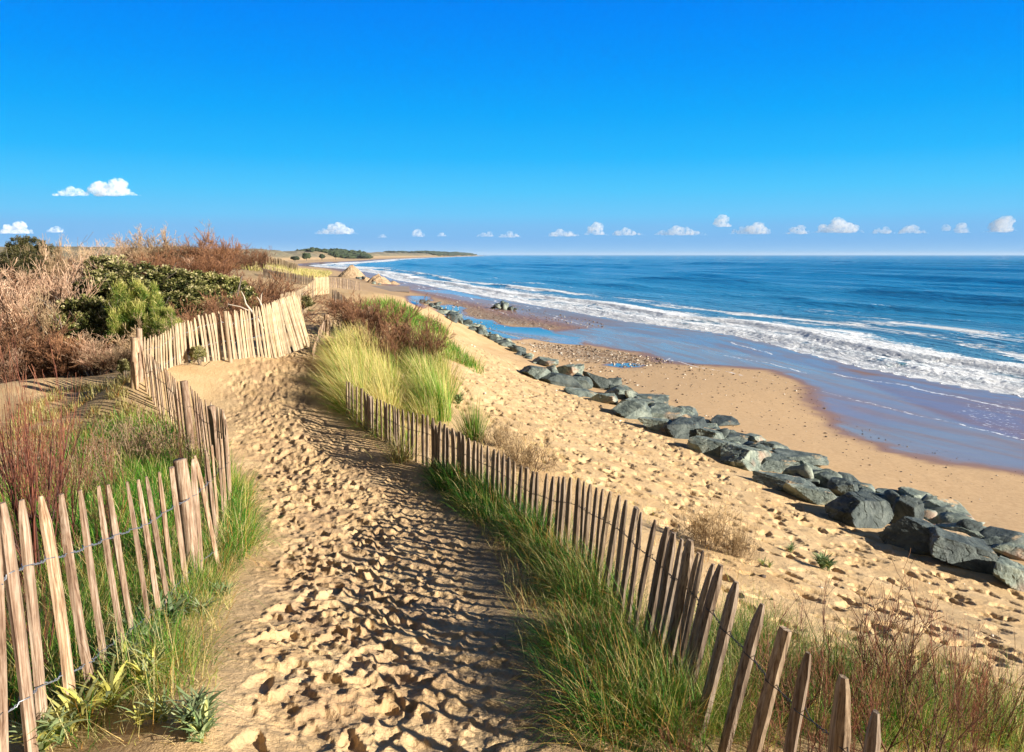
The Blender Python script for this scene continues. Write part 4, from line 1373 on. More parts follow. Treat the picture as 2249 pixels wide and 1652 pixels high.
for k_ in range(3):
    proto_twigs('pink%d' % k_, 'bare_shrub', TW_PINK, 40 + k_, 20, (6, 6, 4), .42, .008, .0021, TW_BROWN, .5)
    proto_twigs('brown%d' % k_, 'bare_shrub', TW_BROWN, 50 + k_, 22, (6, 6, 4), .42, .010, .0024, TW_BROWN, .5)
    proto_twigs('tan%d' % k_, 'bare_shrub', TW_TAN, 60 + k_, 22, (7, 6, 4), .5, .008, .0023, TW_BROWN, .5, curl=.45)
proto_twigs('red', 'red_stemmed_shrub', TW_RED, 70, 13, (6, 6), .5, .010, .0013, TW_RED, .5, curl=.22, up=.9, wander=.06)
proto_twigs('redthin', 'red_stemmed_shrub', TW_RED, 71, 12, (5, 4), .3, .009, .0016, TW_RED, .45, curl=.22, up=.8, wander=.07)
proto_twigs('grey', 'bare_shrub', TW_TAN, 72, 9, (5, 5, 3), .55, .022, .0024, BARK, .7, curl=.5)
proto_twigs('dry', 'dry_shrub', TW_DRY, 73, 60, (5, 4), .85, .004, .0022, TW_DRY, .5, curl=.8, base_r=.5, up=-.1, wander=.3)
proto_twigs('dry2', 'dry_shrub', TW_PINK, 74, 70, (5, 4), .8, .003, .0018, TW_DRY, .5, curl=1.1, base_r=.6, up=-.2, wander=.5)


def proto_leafy(key, name, mat, seed, clumps, n, size, crad, tb=.4, aspect=2.2, lobes=5, tu=.35, bottom=.12):
    rng = np.random.default_rng(seed)
    lc = np.stack([rng.uniform(-.24, .24, lobes), rng.uniform(-.24, .24, lobes), rng.uniform(.35, .62, lobes)], 1)
    lrad = rng.uniform(.26, .36, lobes)
    k_ = rng.integers(0, lobes, clumps)
    u = rng.normal(size=(clumps, 3))
    u[:, 2] = np.abs(u[:, 2]) * 1.1 - .35
    u /= np.linalg.norm(u, axis=1, keepdims=True)
    c_ = lc[k_] + u * (lrad[k_] * rng.uniform(.7, 1.05, clumps))[:, None]
    c_[:, 2] = np.clip(c_[:, 2], bottom, 1 - crad)
    c_[:, 2] *= (1 - crad) / c_[:, 2].max()
    lf = leaf_cloud('foliage', c_, np.full(clumps, crad) * rng.uniform(.7, 1.3, clumps), n, size, rng, mat, tb, tu, aspect=aspect)
    lv = twig_polys(rng, 12, .75, .08, .55, (4,), r0=.02)
    st = twig_mesh('stems', lv, rng, BARK, .003, .3)
    make_proto(key, name, [('stems', st), ('foliage', lf)])


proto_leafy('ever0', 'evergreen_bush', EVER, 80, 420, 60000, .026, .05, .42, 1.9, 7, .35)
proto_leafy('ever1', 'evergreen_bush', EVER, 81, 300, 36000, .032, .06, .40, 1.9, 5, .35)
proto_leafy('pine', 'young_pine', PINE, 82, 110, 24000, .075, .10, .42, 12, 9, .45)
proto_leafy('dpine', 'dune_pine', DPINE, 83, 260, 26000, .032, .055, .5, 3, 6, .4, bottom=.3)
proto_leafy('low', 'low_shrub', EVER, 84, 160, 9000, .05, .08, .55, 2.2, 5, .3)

# ------------------------------------------------------------------ thicket behind the left fences
PL = [  # key, px, top row, distance, width in picture, label
    ('pink0', 62, 582, 26, 190, 'pinkish bare shrub rising left of the evergreen bush'),
    ('pink1', 112, 590, 27, 110, 'pinkish bare shrub touching the shaded left flank of the evergreen bush'),
    ('pink2', -10, 577, 28, 190, 'pinkish bare shrub at the left picture edge below the dune pine'),
    ('pink0', 195, 585, 31, 120, 'pale rosy shrub showing above the evergreen bush on its left'),
    ('pink1', 20, 625, 20, 190, 'tangled rosy shrub in front of the pinkish shrubs at left'),
    ('tan0', 70, 650, 20, 120, 'tan twiggy shrub at the foot of the pinkish shrubs'),
    ('brown0', 40, 690, 18.6, 170, 'brown tangled shrub above the sand lip at left'),
    ('brown1', 150, 735, 18.2, 120, 'brown shrub in the shade under the evergreen bush'),
    ('pink2', 215, 728, 17.8, 110, 'rosy grey shrub left of the tall corner post'),
    ('tan1', 265, 740, 17.2, 80, 'low tan shrub right behind the tall corner post'),
    ('brown2', 95, 735, 18.3, 130, 'dark twiggy shrub low over the left sand lip'),
    ('pink0', 0, 735, 17.6, 150, 'rosy tangle at the left edge above the sand lip'),
    ('tan0', 310, 722, 18.5, 90, 'tan shrub between the corner post and the bright young pine'),
    ('brown2', 395, 672, 20.5, 120, 'brown shrub between the bright young pine and the curved fence'),
    ('brown0', 460, 655, 21.5, 120, 'red-brown shrub behind the middle of the curved fence'),
    ('brown1', 520, 640, 22.5, 120, 'dark brown shrub around the dead forked branch'),
    ('brown2', 585, 640, 22.8, 110, 'dark brown shrub behind the slanting stakes'),
    ('brown1', 550, 604, 29, 130, 'wide chocolate brown shrub right of the evergreen bush'),
    ('brown0', 615, 606, 32, 110, 'chocolate brown shrub below the far grey fence'),
    ('tan1', 440, 700, 18.8, 100, 'grey-tan twiggy shrub peeping over the curved fence pickets'),
    ('brown2', 500, 690, 19.3, 90, 'short dark shrub just behind the curved fence'),
    ('tan2', 365, 712, 18.5, 80, 'thin tan shrub behind the left end of the curved fence'),
    ('low', 655, 645, 31, 60, 'low green shrub where the middle-distance fence climbs'),
    ('grey', 165, 528, 48, 95, 'silvery bare tree with spreading limbs next to the dark dune pine'),
    ('tan0', 115, 530, 46, 70, 'tan shrub squeezed between the dune pine and the silvery bare tree'),
    ('pink1', 212, 538, 54, 80, 'rosy shrub right of the silvery bare tree'),
    ('low', 240, 556, 44, 90, 'olive low shrub on the skyline hollow left of the tan mound of shrubs'),
    ('tan2', 290, 522, 60, 75, 'tan rounded shrub at the left end of the big skyline thicket'),
    ('tan0', 345, 506, 62, 115, 'tallest tan shrub of the skyline thicket'),
    ('tan1', 398, 514, 62, 105, 'wide tan shrub in the middle of the skyline thicket'),
    ('brown0', 452, 513, 60, 95, 'brown shrub right of the middle of the skyline thicket'),
    ('brown1', 492, 524, 58, 62, 'dark brown shrub ending the skyline thicket on the right'),
    ('brown2', 385, 545, 50, 110, 'russet shrub low in front of the skyline thicket'),
    ('brown1', 330, 556, 46, 90, 'russet shrub at the lower left of the skyline thicket'),
    ('brown0', 455, 548, 48, 95, 'russet shrub at the lower right of the skyline thicket'),
    ('brown2', 545, 541, 80, 50, 'small dark spiky shrub standing alone on the skyline'),
    ('brown1', 575, 547, 84, 42, 'rightmost small dark shrub above the farthest fence'),
    ('brown0', 520, 545, 78, 34, 'narrow dark shrub beside the lone spiky skyline shrub'),
]
random.seed(12)
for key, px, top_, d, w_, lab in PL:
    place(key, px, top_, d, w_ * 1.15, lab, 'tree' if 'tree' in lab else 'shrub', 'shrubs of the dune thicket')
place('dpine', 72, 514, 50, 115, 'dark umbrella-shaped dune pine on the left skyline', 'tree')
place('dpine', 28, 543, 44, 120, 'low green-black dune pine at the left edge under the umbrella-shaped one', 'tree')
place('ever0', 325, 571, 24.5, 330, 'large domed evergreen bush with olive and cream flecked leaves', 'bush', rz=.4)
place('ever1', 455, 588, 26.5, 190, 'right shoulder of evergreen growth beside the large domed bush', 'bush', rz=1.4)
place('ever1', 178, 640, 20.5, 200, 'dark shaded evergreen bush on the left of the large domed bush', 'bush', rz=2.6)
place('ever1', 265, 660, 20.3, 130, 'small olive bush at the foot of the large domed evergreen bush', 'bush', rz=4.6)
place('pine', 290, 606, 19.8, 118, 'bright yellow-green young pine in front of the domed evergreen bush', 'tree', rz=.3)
place('pine', 352, 668, 18.8, 85, 'small green pine branch cluster hanging right of the young pine', 'tree', rz=2.0)
place('low', 272, 785, 14.3, 34, 'small dark green plant at the foot of the tall corner post', 'shrub')
place('low', 437, 755, 15.4, 42, 'small grey-green plant at the foot of the curved fence', 'shrub')
rng = np.random.default_rng(90)
cnt = 0
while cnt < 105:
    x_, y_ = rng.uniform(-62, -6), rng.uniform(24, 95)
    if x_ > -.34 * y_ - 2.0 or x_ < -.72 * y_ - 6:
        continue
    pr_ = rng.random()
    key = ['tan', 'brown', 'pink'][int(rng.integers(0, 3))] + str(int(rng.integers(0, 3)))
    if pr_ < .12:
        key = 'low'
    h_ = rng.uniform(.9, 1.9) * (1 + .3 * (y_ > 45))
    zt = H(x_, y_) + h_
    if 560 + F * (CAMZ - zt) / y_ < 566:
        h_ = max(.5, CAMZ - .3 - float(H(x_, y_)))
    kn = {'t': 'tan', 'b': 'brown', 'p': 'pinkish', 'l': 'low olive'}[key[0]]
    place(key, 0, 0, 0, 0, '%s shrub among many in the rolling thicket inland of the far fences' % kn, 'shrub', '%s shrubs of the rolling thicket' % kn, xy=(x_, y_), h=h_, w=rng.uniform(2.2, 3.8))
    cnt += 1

# red stems near left, right dune shrubs, bottom right twigs
place('red', 15, 690, 5.2, 300, 'large red-stemmed shrub at the left picture edge behind the near fence', rz=.5)
place('red', 110, 850, 5.9, 190, 'smaller red-stemmed shrub rooted in the grass behind the near fence', rz=2.2)
place('redthin', 200, 960, 5.6, 150, 'sparse red shrub in front of the dry tangle of the hollow', rz=3.2)
place('redthin', 40, 1090, 3.5, 170, 'red stems growing through the near left fence', rz=4.2)
place('redthin', 385, 850, 8.6, 26, 'single upright red stem beside the second stump of the left fence', rz=1.0)
place('redthin', 425, 870, 8.3, 22, 'second upright red stem close to the left fence', rz=2.0)
proto_twigs('sprig', 'bare_shrub', TW_BROWN, 76, 10, (5, 4), .35, .012, .0022, TW_BROWN, .45, curl=.3, up=.8)
for key, px, top_, d, w_, lab in [('brown0', 772, 648, 21, 120, 'dark brown twiggy shrub around the reddish stakes'), ('brown1', 822, 655, 20, 130, 'brown shrub right of the reddish stakes'), ('brown2', 872, 668, 19.3, 130, 'upright dark twigs rising behind the marram clump'),
                                 ('sprig', 918, 672, 18.6, 130, 'open-branched dark shrub at the brow of the right dune'), ('sprig', 812, 690, 18.0, 110, 'dark forked shrub rooted in the gap of the marram'), ('brown0', 938, 706, 18.4, 80, 'small dark shrub at the seaward edge of the right dune'),
                                 ('brown1', 742, 655, 27, 80, 'low brown shrub behind the jagged dark stakes'), ('brown2', 850, 720, 17.2, 80, 'low dark twigs deep in the gap between both marram clumps')]:
    place(key, px, top_, d, w_, lab, 'shrub', 'brown shrubs on the right dune')
place('dry', 1150, 948, 11.3, 190, 'dry straw-brown shrub behind the right fence', rz=1)
place('dry', 1100, 915, 12.6, 100, 'dry shrub beyond the straw-brown one next to the spiky tuft', rz=3)
place('dry', 1560, 1092, 9.3, 165, 'low dry grey-brown shrub alone on the open sand slope', rz=2)
place('dry', 1625, 1130, 8.9, 90, 'thin dry trailing twigs at the right of the lone dry shrub', rz=2.7)
for i, (px, top_, d, w_, lab) in enumerate([(1720, 1330, 3.9, 210, 'reddish bare twigs among the last stakes of the right fence'), (1860, 1290, 4.1, 230, 'tall thin dark red twigs right of the last stakes'), (1985, 1240, 4.3, 240, 'tallest dark red twigs in the bottom right corner'),
                                           (2110, 1320, 4.2, 220, 'dark red twigs with a dense brown knot'), (2210, 1400, 4.3, 160, 'thin twigs at the right picture edge'), (1620, 1400, 3.7, 150, 'reddish twigs leaning over the leaning stakes'), (2050, 1440, 3.4, 240, 'near red twigs rising from the corner grass'),
                                           (1800, 1450, 3.3, 200, 'near red twigs beside the two short stakes'), (1940, 1370, 3.7, 150, 'fine brown twigs between the tallest ones and the short stakes'), (2180, 1480, 3.5, 150, 'short red twigs in the corner'), (2000, 1330, 4.0, 120, 'slim dark stems just right of the tallest red twigs'), (1900, 1420, 3.3, 120, 'dark twigs low between the two short stakes and the tall ones'), (1760, 1380, 3.6, 110, 'thin dark twigs crossing the grey stakes'), (2150, 1360, 3.9, 130, 'dark twigs spreading at the right of the brown knot'), (1680, 1480, 3.2, 110, 'short dark twigs at the foot of the leaning stakes'), (1500, 1560, 3.2, 150, 'reddish sprig in the grass at the bottom middle')]):
    place('redthin' if i % 2 else 'sprig', px, top_, d, w_, lab, 'shrub', 'twigs of the bottom right corner', rz=i * 1.3)

for i, (px, top_, d, w_) in enumerate([(60, 945, 8.5, 150), (150, 950, 8.2, 150), (250, 905, 9.6, 130), (320, 888, 10.3, 110), (375, 918, 9.6, 90)]):
    place('dry2', px, top_ + 16, d, w_ * 1.5, 'pinkish brown dry tangle in the hollow behind the left fences', 'dry shrub', 'dry tangles of the left hollow', rz=i * 1.7, hmin=.18)
# dead forked branch over the brown shrubs
def branch(label, segs, mat, cat='branch'):
    c0 = np.array(P_y(*segs[0][0]))
    Vs, Qs, k2 = [], [], 0
    for pts in segs:
        P_ = np.array([P_y(*p[:3]) for p in pts[:]]) if len(pts[0]) == 3 else None
        n_ = len(P_)
        rr2 = np.linspace(.03, .008, n_)
        V, q = tubes(P_[None], rr2[None], 6)
        Vs.append(V)
        Qs.append(q + k2)
        k2 += len(V)
    V = np.concatenate(Vs)
    o = link('dead_branch', mesh_data('dead_branch', V - c0, np.concatenate(Qs), mat, True, {'tint': np.full(len(V), .35)}), None, c0)
    tag(o, label, cat)


PALEBARK = leafy_mat('bleached_wood', [(0, (.30, .25, .20)), (1, (.62, .55, .46))], 0)
branch('dead forked branch with bleached tips reaching left over the curved fence', [[(578, 722, 18.6), (566, 700, 18.6), (552, 685, 18.5), (528, 674, 18.5), (500, 668, 18.4)], [(556, 688, 18.5), (540, 668, 18.5), (536, 652, 18.5), (530, 640, 18.5)]], PALEBARK)
branch('bleached upright dead twig with a fork behind the slanting stakes', [[(592, 715, 18.6), (583, 690, 18.6), (572, 668, 18.5), (574, 648, 18.5), (581, 634, 18.5)], [(576, 676, 18.5), (570, 660, 18.5), (564, 652, 18.5)]], PALEBARK)

# ------------------------------------------------------------------ grasses
def uni(px_poly, n, seed):
    return sample_poly(world_poly(px_poly), n, np.random.default_rng(seed))


rngc = np.random.default_rng(123)


def clumpy(px_poly, n, seed, scale=.5, thr=.0):
    a = uni(px_poly, n * 3, seed)
    k2 = fbm(a[:, 0] / scale, a[:, 1] / scale, 3, seed) > thr - .05
    a = a[k2]
    return a[:n]


grass('grass', 'long green and rusty grass bank between the footpath and the right fence', clumpy([(1300, 1652), (1235, 1500), (1210, 1380), (1195, 1260), (1130, 1180), (1025, 1090), (970, 1050), (1060, 1070), (1180, 1130), (1300, 1250), (1410, 1380), (1500, 1500), (1540, 1652)], 20000, 1, .7, -.03),
      .27, .0030, (-.8, -.2), .6, (.18, .15, .15, .16), 1, .35, 1.45, tuss=300, tr=.075)
grass('grass', 'dense green grass hugging the middle of the right fence on the path side', uni([(945, 1020), (1000, 1040), (1080, 1075), (1180, 1140), (1200, 1200), (1120, 1185), (1040, 1130), (975, 1080)], 7500, 45), .27, .0034, (-.7, -.2), .5, (.17, .12, .12, .08), 45, .3, 1.35, tuss=110, tr=.08)
grass('grass', 'mixed green and yellow grass in the bottom right corner', clumpy([(1200, 1652), (1400, 1560), (1560, 1540), (1750, 1570), (2000, 1590), (2249, 1600), (2249, 1652)], 12000, 2, .5, -.05), .24, .0028, (-.1, .05), .9, (.38, .15, .3, .08), 2, .3, 1.2, tuss=420, tr=.07)
grass('grass', 'thinning yellow-green grass among the last stakes of the right fence', clumpy([(1560, 1520), (1540, 1400), (1640, 1400), (1800, 1480), (2000, 1520), (2249, 1560), (2249, 1600), (1750, 1570)], 7500, 3, .4, .0), .30, .003, (0, .1), .8, (.36, .12, .35, .05), 3, .3, 1.1, tuss=160, tr=.07)
grass('marram_grass', 'tall yellow marram clump leaning inland beside the footpath', uni([(765, 910), (815, 928), (865, 935), (860, 860), (830, 800), (780, 765), (745, 770), (740, 830)], 16000, 4), .55, .0034, (-.8, .1), .26, (.58, .10, .58, .02), 4, .25, 1.0, tuss=75, tr=.13, cat='marram grass', lv=.25)
grass('marram_grass', 'second marram clump with a dark gap on the seaward side', uni([(885, 938), (960, 932), (985, 875), (965, 825), (920, 780), (885, 770), (890, 800), (918, 850), (925, 890)], 10000, 44), .60, .0034, (-.75, .1), .2, (.54, .12, .55, .02), 44, .22, .95, tuss=42, tr=.13, cat='marram grass', lv=.25)
grass('marram_grass', 'marram fringe hanging over the path edge by the fence end', uni([(755, 905), (810, 945), (860, 975), (900, 995), (900, 960), (810, 920), (750, 885)], 2400, 5), .32, .004, (-.8, -.2), .5, (.45, .1, .4, .05), 5, .5, 1.3, tuss=50, tr=.08, cat='marram grass')
grass('grass', 'fresh green grass on the seaward brow of the right dune', uni([(800, 665), (850, 668), (920, 690), (960, 720), (985, 760), (1040, 800), (1030, 810), (950, 770), (880, 720), (800, 700)], 12000, 6), .34, .006, (-.4, 0), .5, (.33, .08, .15, 0), 6, .3, .9, tuss=220, tr=.15)
grass('grass', 'bright green grass filling the hollow behind the near left fence', clumpy([(0, 1200), (0, 1120), (100, 1050), (180, 980), (260, 950), (360, 950), (450, 985), (480, 1060), (440, 1120), (330, 1230), (150, 1260)], 27000, 7, .5, -.04), .29, .0035, (-.2, -.1), .7, (.32, .10, .16, .05), 7, .3, 1.3, tuss=260, tr=.12)
grass('grass', 'grass and straw growing through the foot of the near left fence', clumpy([(0, 1652), (0, 1250), (150, 1260), (330, 1230), (440, 1180), (500, 1230), (470, 1330), (400, 1420), (430, 1500), (330, 1560), (150, 1652)], 14000, 8, .35, -.02), .22, .003, (.15, -.1), .8, (.30, .14, .25, .1), 8, .3, 1.3, tuss=260, tr=.06)
grass('grass', 'arching green grass tuft spilling on to the path at the stump', uni([(490, 1230), (480, 1130), (490, 1060), (520, 1060), (545, 1120), (545, 1190), (515, 1230)], 3600, 9), .26, .003, (.35, -.15), .7, (.28, .12, .25, .1), 9, .35, 1.35, tuss=34, tr=.07)
grass('dry_grass', 'dry pinkish straw covering the sand of the left hollow', clumpy([(0, 960), (60, 870), (200, 850), (300, 840), (400, 930), (440, 970), (330, 935), (200, 950), (100, 1010), (0, 1060)], 9000, 10, .4, -.0), .14, .003, (0, 0), 1.0, (.70, .08, .5, .12), 10, .5, 1.6, cat='dry grass')
grass('dry_grass', 'golden grass on the dune top between the far fences', uni([(505, 590), (560, 596), (640, 612), (700, 612), (730, 600), (660, 592), (600, 585), (520, 578)], 14000, 11), .55, .01, (-.3, 0), .5, (.66, .06, .5, .0), 11, .2, .7, cat='dry grass')
grass('grass', 'sparse thin grass at the seaward toe of the right dune', uni([(985, 770), (1040, 800), (1050, 820), (1000, 800), (960, 790), (940, 760)], 1200, 12), .25, .005, (-.2, 0), .6, (.4, .1, .3, 0), 12, .3, 1.0, tuss=50, tr=.15)


grass('straw_litter', 'fallen straw and dead blades lying at the foot of the near left fence', uni([(60, 1652), (200, 1480), (330, 1330), (440, 1180), (520, 1220), (510, 1330), (470, 1450), (480, 1600), (440, 1652)], 4200, 31), .12, .0026, (.3, 0), 1.2, (.72, .08, .5, .2), 31, .75, 1.0, cat='straw litter', lv=.5)
grass('straw_litter', 'fallen straw and dead blades under the right grass bank', uni([(1230, 1652), (1160, 1480), (1120, 1330), (1080, 1200), (980, 1090), (950, 1040), (1060, 1080), (1200, 1180), (1400, 1420), (1500, 1600), (1540, 1652)], 6000, 32), .14, .0026, (-.4, -.1), 1.2, (.72, .08, .45, .3), 32, .75, 1.0, cat='straw litter', lv=.5)
grass('straw_litter', 'bits of dead straw scattered on the sand behind the right fence', uni([(1000, 960), (1150, 1060), (1300, 1100), (1500, 1250), (1650, 1350), (1800, 1420), (1650, 1250), (1400, 1100), (1150, 950)], 900, 33), .10, .0026, (0, 0), 1.2, (.7, .08, .4, .3), 33, .78, .9, cat='straw litter', lv=.5)


def tuft(label, px, py, n, length, spread, tints, seed, width=.004, wind=(-.1, 0), tr=.09, name='grass_tuft'):
    q = hit1(px, py)
    rng = np.random.default_rng(seed)
    xy = np.tile(q[:2], (n, 1)) + rng.normal(0, tr, (n, 2))
    o = grass(name, label, xy, length, width, wind, spread, tints, seed, .25, .9, kind=None, cat='grass tuft')
    if 'kind' in o:
        del o['kind']


tuft('spiky green tuft on the sand just behind the right fence', 1040, 965, 420, .5, .45, (.38, .1, .3, .02), 21, .005)
tuft('tall thin marram tuft at the seaward corner of the marram clump', 965, 920, 600, .75, .2, (.45, .1, .3, .0), 22, .005, (-.5, .1))
tuft('low pale tuft on the path side of the right fence foot', 880, 1010, 260, .35, .8, (.55, .1, .5, .1), 23)
tuft('wispy green tuft beside the young plants at the bottom left', 430, 1290, 240, .25, .9, (.35, .1, .3, .05), 24, .003)


def rosette(label, px, py, size, n, seed, tb=.5, group=None, stems=3):
    q = hit1(px, py)
    rng = np.random.default_rng(seed)
    k2 = rng.integers(0, stems, n)
    off = rng.normal(0, size * .35, (stems, 2))
    R = np.stack([q[0] + off[k2, 0], q[1] + off[k2, 1], H(q[0] + off[k2, 0], q[1] + off[k2, 1]) + rng.uniform(0, size * .4, n)], 1)
    head = rng.uniform(0, 6.28, n)
    c0 = q.copy()
    me = blades_mesh('leafy_plant', R - c0, head, size * .8 * rng.uniform(.5, 1.1, n), rng.uniform(.2, .9, n), rng.uniform(.9, 1.9, n), size * rng.uniform(.07, .13, n), np.clip(rng.normal(tb + .12, .2, n), 0, 1), SILVER, 5, .85, 0)
    o = link('leafy_plant', me, None, c0)
    tag(o, label, 'plant', group)


for i, (px, py, sz, n, tb, lab) in enumerate([
    (230, 1590, .22, 120, .95, 'bright yellow-green leafy plant at the foot of the nearest stakes'), (400, 1590, .17, 130, .55, 'silvery leafy plant on the sand at bottom left'), (445, 1620, .15, 110, .5, 'second silvery plant touching the first on the bare sand'),
    (300, 1440, .2, 130, .4, 'grey-green leafy plant between the stakes and the silvery plants'), (350, 1380, .22, 150, .3, 'dark green leafy plant under the arching grass'), (410, 1350, .17, 110, .45, 'small green leafy plant at the edge of the path sand'),
    (350, 1500, .18, 120, .85, 'yellowish leafy plant in the litter beside the grey-green one'), (260, 1500, .2, 110, .7, 'pale leafy plant against the third nearest stake'), (370, 1300, .16, 110, .5, 'leafy plant half hidden in straw at the fence foot'), (330, 1600, .14, 80, .8, 'little pale plant left of the silvery plant on the sand'),
    (120, 1640, .2, 100, .6, 'leafy plant peeping between the two nearest stakes'), (480, 1310, .13, 70, .4, 'tiny plant right of the green tuft at the path edge'), (1005, 885, .3, 120, .25, 'dark green plant alone on the sand beyond the marram'),
    (965, 855, .22, 90, .4, 'small green plant close to the seaward end of the marram'), (940, 845, .25, 70, .3, 'green leafy plant tucked against the marram base'), (1810, 1250, .24, 150, .3, 'dark green leafy plant on the slope below the rocks'),
    (1675, 1245, .12, 50, .6, 'tiny yellow-green sprout left of the dark plant on the slope'), (1735, 1215, .16, 50, .35, 'thin trailing plant just above the tiny sprout'), (545, 765, .25, 60, .4, 'flat grey plant on the sand at the fence bend')]):
    rosette(lab, px, py, sz, n, 700 + i, tb)

# ------------------------------------------------------------------ stones and flecks
def pebbles(name, label, polys, n, smin, smax, seed, mat, dens=None):
    rng = np.random.default_rng(seed)
    D, Fc = ICO[1]
    Vs, Fs, k2 = [], [], 0
    for poly, nn in zip(polys, n):
        a = sample_poly(poly, nn, rng)
        z_ = H(a[:, 0], a[:, 1])
        d_ = np.hypot(a[:, 0], a[:, 1])
        sz = smin * (smax / smin) ** (rng.random(nn) ** 2.2) * np.clip(d_ / 25, .7, 1.8)
        sc = rng.uniform(.6, 1.2, (nn, 1, 3)) * sz[:, None, None]
        sc[:, :, 2] *= .6
        V = D[None] * (1 + rng.uniform(-.25, .25, (nn, len(D), 1))) * sc
        V[..., 0] += a[:, 0:1]
        V[..., 1] += a[:, 1:2]
        V[..., 2] += z_[:, None] + sz[:, None] * .15
        Vs.append(V.reshape(-1, 3))
        Fs.append((Fc[None] + (np.arange(nn) * len(D))[:, None, None]).reshape(-1, 3) + k2)
        k2 += nn * len(D)
    V = np.concatenate(Vs)
    t = np.repeat(rng.random(len(V) // len(D)), len(D))
    o = link(name, mesh_data(name, V, np.concatenate(Fs), mat, True, {'tint': t}))
    tag(o, label, name.replace('_', ' '), kind='stuff')


STONE = leafy_mat('stones', [(0, (.06, .045, .035)), (.45, (.22, .15, .10)), (.75, (.42, .33, .24)), (1, (.78, .74, .66))], 0, .7)
BEACHP = world_poly([(1180, 745), (1330, 800), (1480, 860), (1650, 930), (1850, 1010), (2050, 1090), (2249, 1150), (2249, 1040), (2000, 970), (1860, 930), (1800, 870), (1700, 820), (1500, 795), (1350, 790), (1250, 760)])
NEARROCK = world_poly([(1160, 770), (1250, 800), (1400, 850), (1560, 920), (1640, 980), (1760, 1010), (1600, 930), (1400, 840), (1300, 790), (1200, 750)])
pebbles('pebbles', 'pebbles strewn over the shingle bar, the pool edges and the beach', [SHINGLE, SHINGLE2, BEACHP, NEARROCK], [1300, 1200, 420, 600], .01, .06, 41, STONE)
pebbles('stones', 'scattered pale stones lying on the trodden sand slope', [SLOPE], [170], .012, .06, 42, STONE)
WEED = leafy_mat('weed_flecks', [(0, (.02, .015, .01)), (.5, (.07, .05, .03)), (1, (.12, .08, .05))], 0, .8)
pebbles('seaweed_flecks', 'dark flecks of weed and chips along the beach', [BEACHP], [380], .01, .04, 43, WEED)

# ------------------------------------------------------------------ heaps of sand, slipway
m = NT('heaped_sand')
p_ = m.obj()
c = m.ramp(m.noise(2.5, p_, 5), [(.35, (.36, .24, .14)), (.65, (.56, .40, .24))])
HSAND = m.finish(m.new('BsdfPrincipled', {'Base Color': c, 'Roughness': .9, 'Normal': m.bump(m.noise(4, p_, 6, .7), 1.0, .3)}))


def heap(px, py, wpx, hpx, label, seed):
    q = hit1(px, py)
    d = q[1]
    w_, h_ = wpx * d / F, hpx * d / F
    n_ = 70
    a = np.linspace(-1, 1, n_)
    X_, Y_ = np.meshgrid(a, a, indexing='ij')
    r_ = np.hypot(X_, Y_)
    z_ = np.clip(1 - r_ ** 1.15, -.15, 1)
    ga = np.arctan2(Y_, X_)
    z_ = z_ * (1 + .25 * fbm(ga * 2.2 + 9, r_ * .8, 3, seed)) + fbm(X_ * 3, Y_ * 3, 4, seed + 1) * .35 * sstep(1.05, .6, r_)
    z_ = np.where(r_ > 1, -.15, z_)
    V = np.stack([X_ * w_ / 2, Y_ * w_ / 2, z_ * h_], -1).reshape(-1, 3)
    o = link('sand_heap', mesh_data('sand_heap', V, grid_faces(n_, n_), HSAND), None, (q[0], q[1] + w_ * .3, q[2] - .05))
    tag(o, label, 'sand heap')


heap(768, 610, 66, 27, 'large cone of dumped sand behind the far end of the grey fence', 3)
heap(828, 622, 56, 20, 'lower lumpy sand heap between the large cone and the surf', 7)
heap(862, 624, 30, 7, 'small flat sand heap at the end of the lumpy one', 9)
heap(803, 617, 24, 10, 'small sand heap wedged between the cone and the lumpy heap', 12)
for k2, (px, py, sz) in enumerate([(792, 613, 1.2), (800, 614, 1.5), (785, 612, 1.0), (822, 624, 1.0), (835, 626, .8), (808, 612, .9)]):
    q = hit1(px, py)
    me = rock_mesh('rock', (sz, sz, sz * .7), 520 + k2, 3, cuts=9)
    tag(link('rock', me, None, (q[0], q[1], q[2] + sz * .2)), 'dark rock dumped in front of the distant sand heaps', 'rock', 'rocks by the distant sand heaps')
m = NT('old_concrete')
p_ = m.pos()
CONC = m.finish(m.new('BsdfPrincipled', {'Base Color': m.ramp(m.noise(.8, p_, 6, .7), [(.3, (.24, .18, .13)), (.7, (.40, .31, .24))]), 'Roughness': .9, 'Normal': m.bump(m.noise(6, p_, 4), .4, .05)}))
A0, A1, A2, A3 = [np.array(P_z(a, b, 0.85)) for a, b in [(812, 639), (899, 641), (899, 629), (800, 627)]]
bm = bmesh.new()
tv = [bm.verts.new(v) for v in (A0, A1, A2, A3)]
bv = [bm.verts.new(v - np.array([0, 0, 1.2])) for v in (A0, A1, A2, A3)]
bm.faces.new(tv)
for i in range(4):
    bm.faces.new([tv[i], bv[i], bv[(i + 1) % 4], tv[(i + 1) % 4]])
bmesh.ops.recalc_face_normals(bm, faces=bm.faces)
me = bpy.data.meshes.new('slipway')
bm.to_mesh(me)
bm.free()
me.materials.append(CONC)
tag(link('slipway', me), 'flat concrete slipway with a square end above the beach pool', 'slipway', kind='structure')

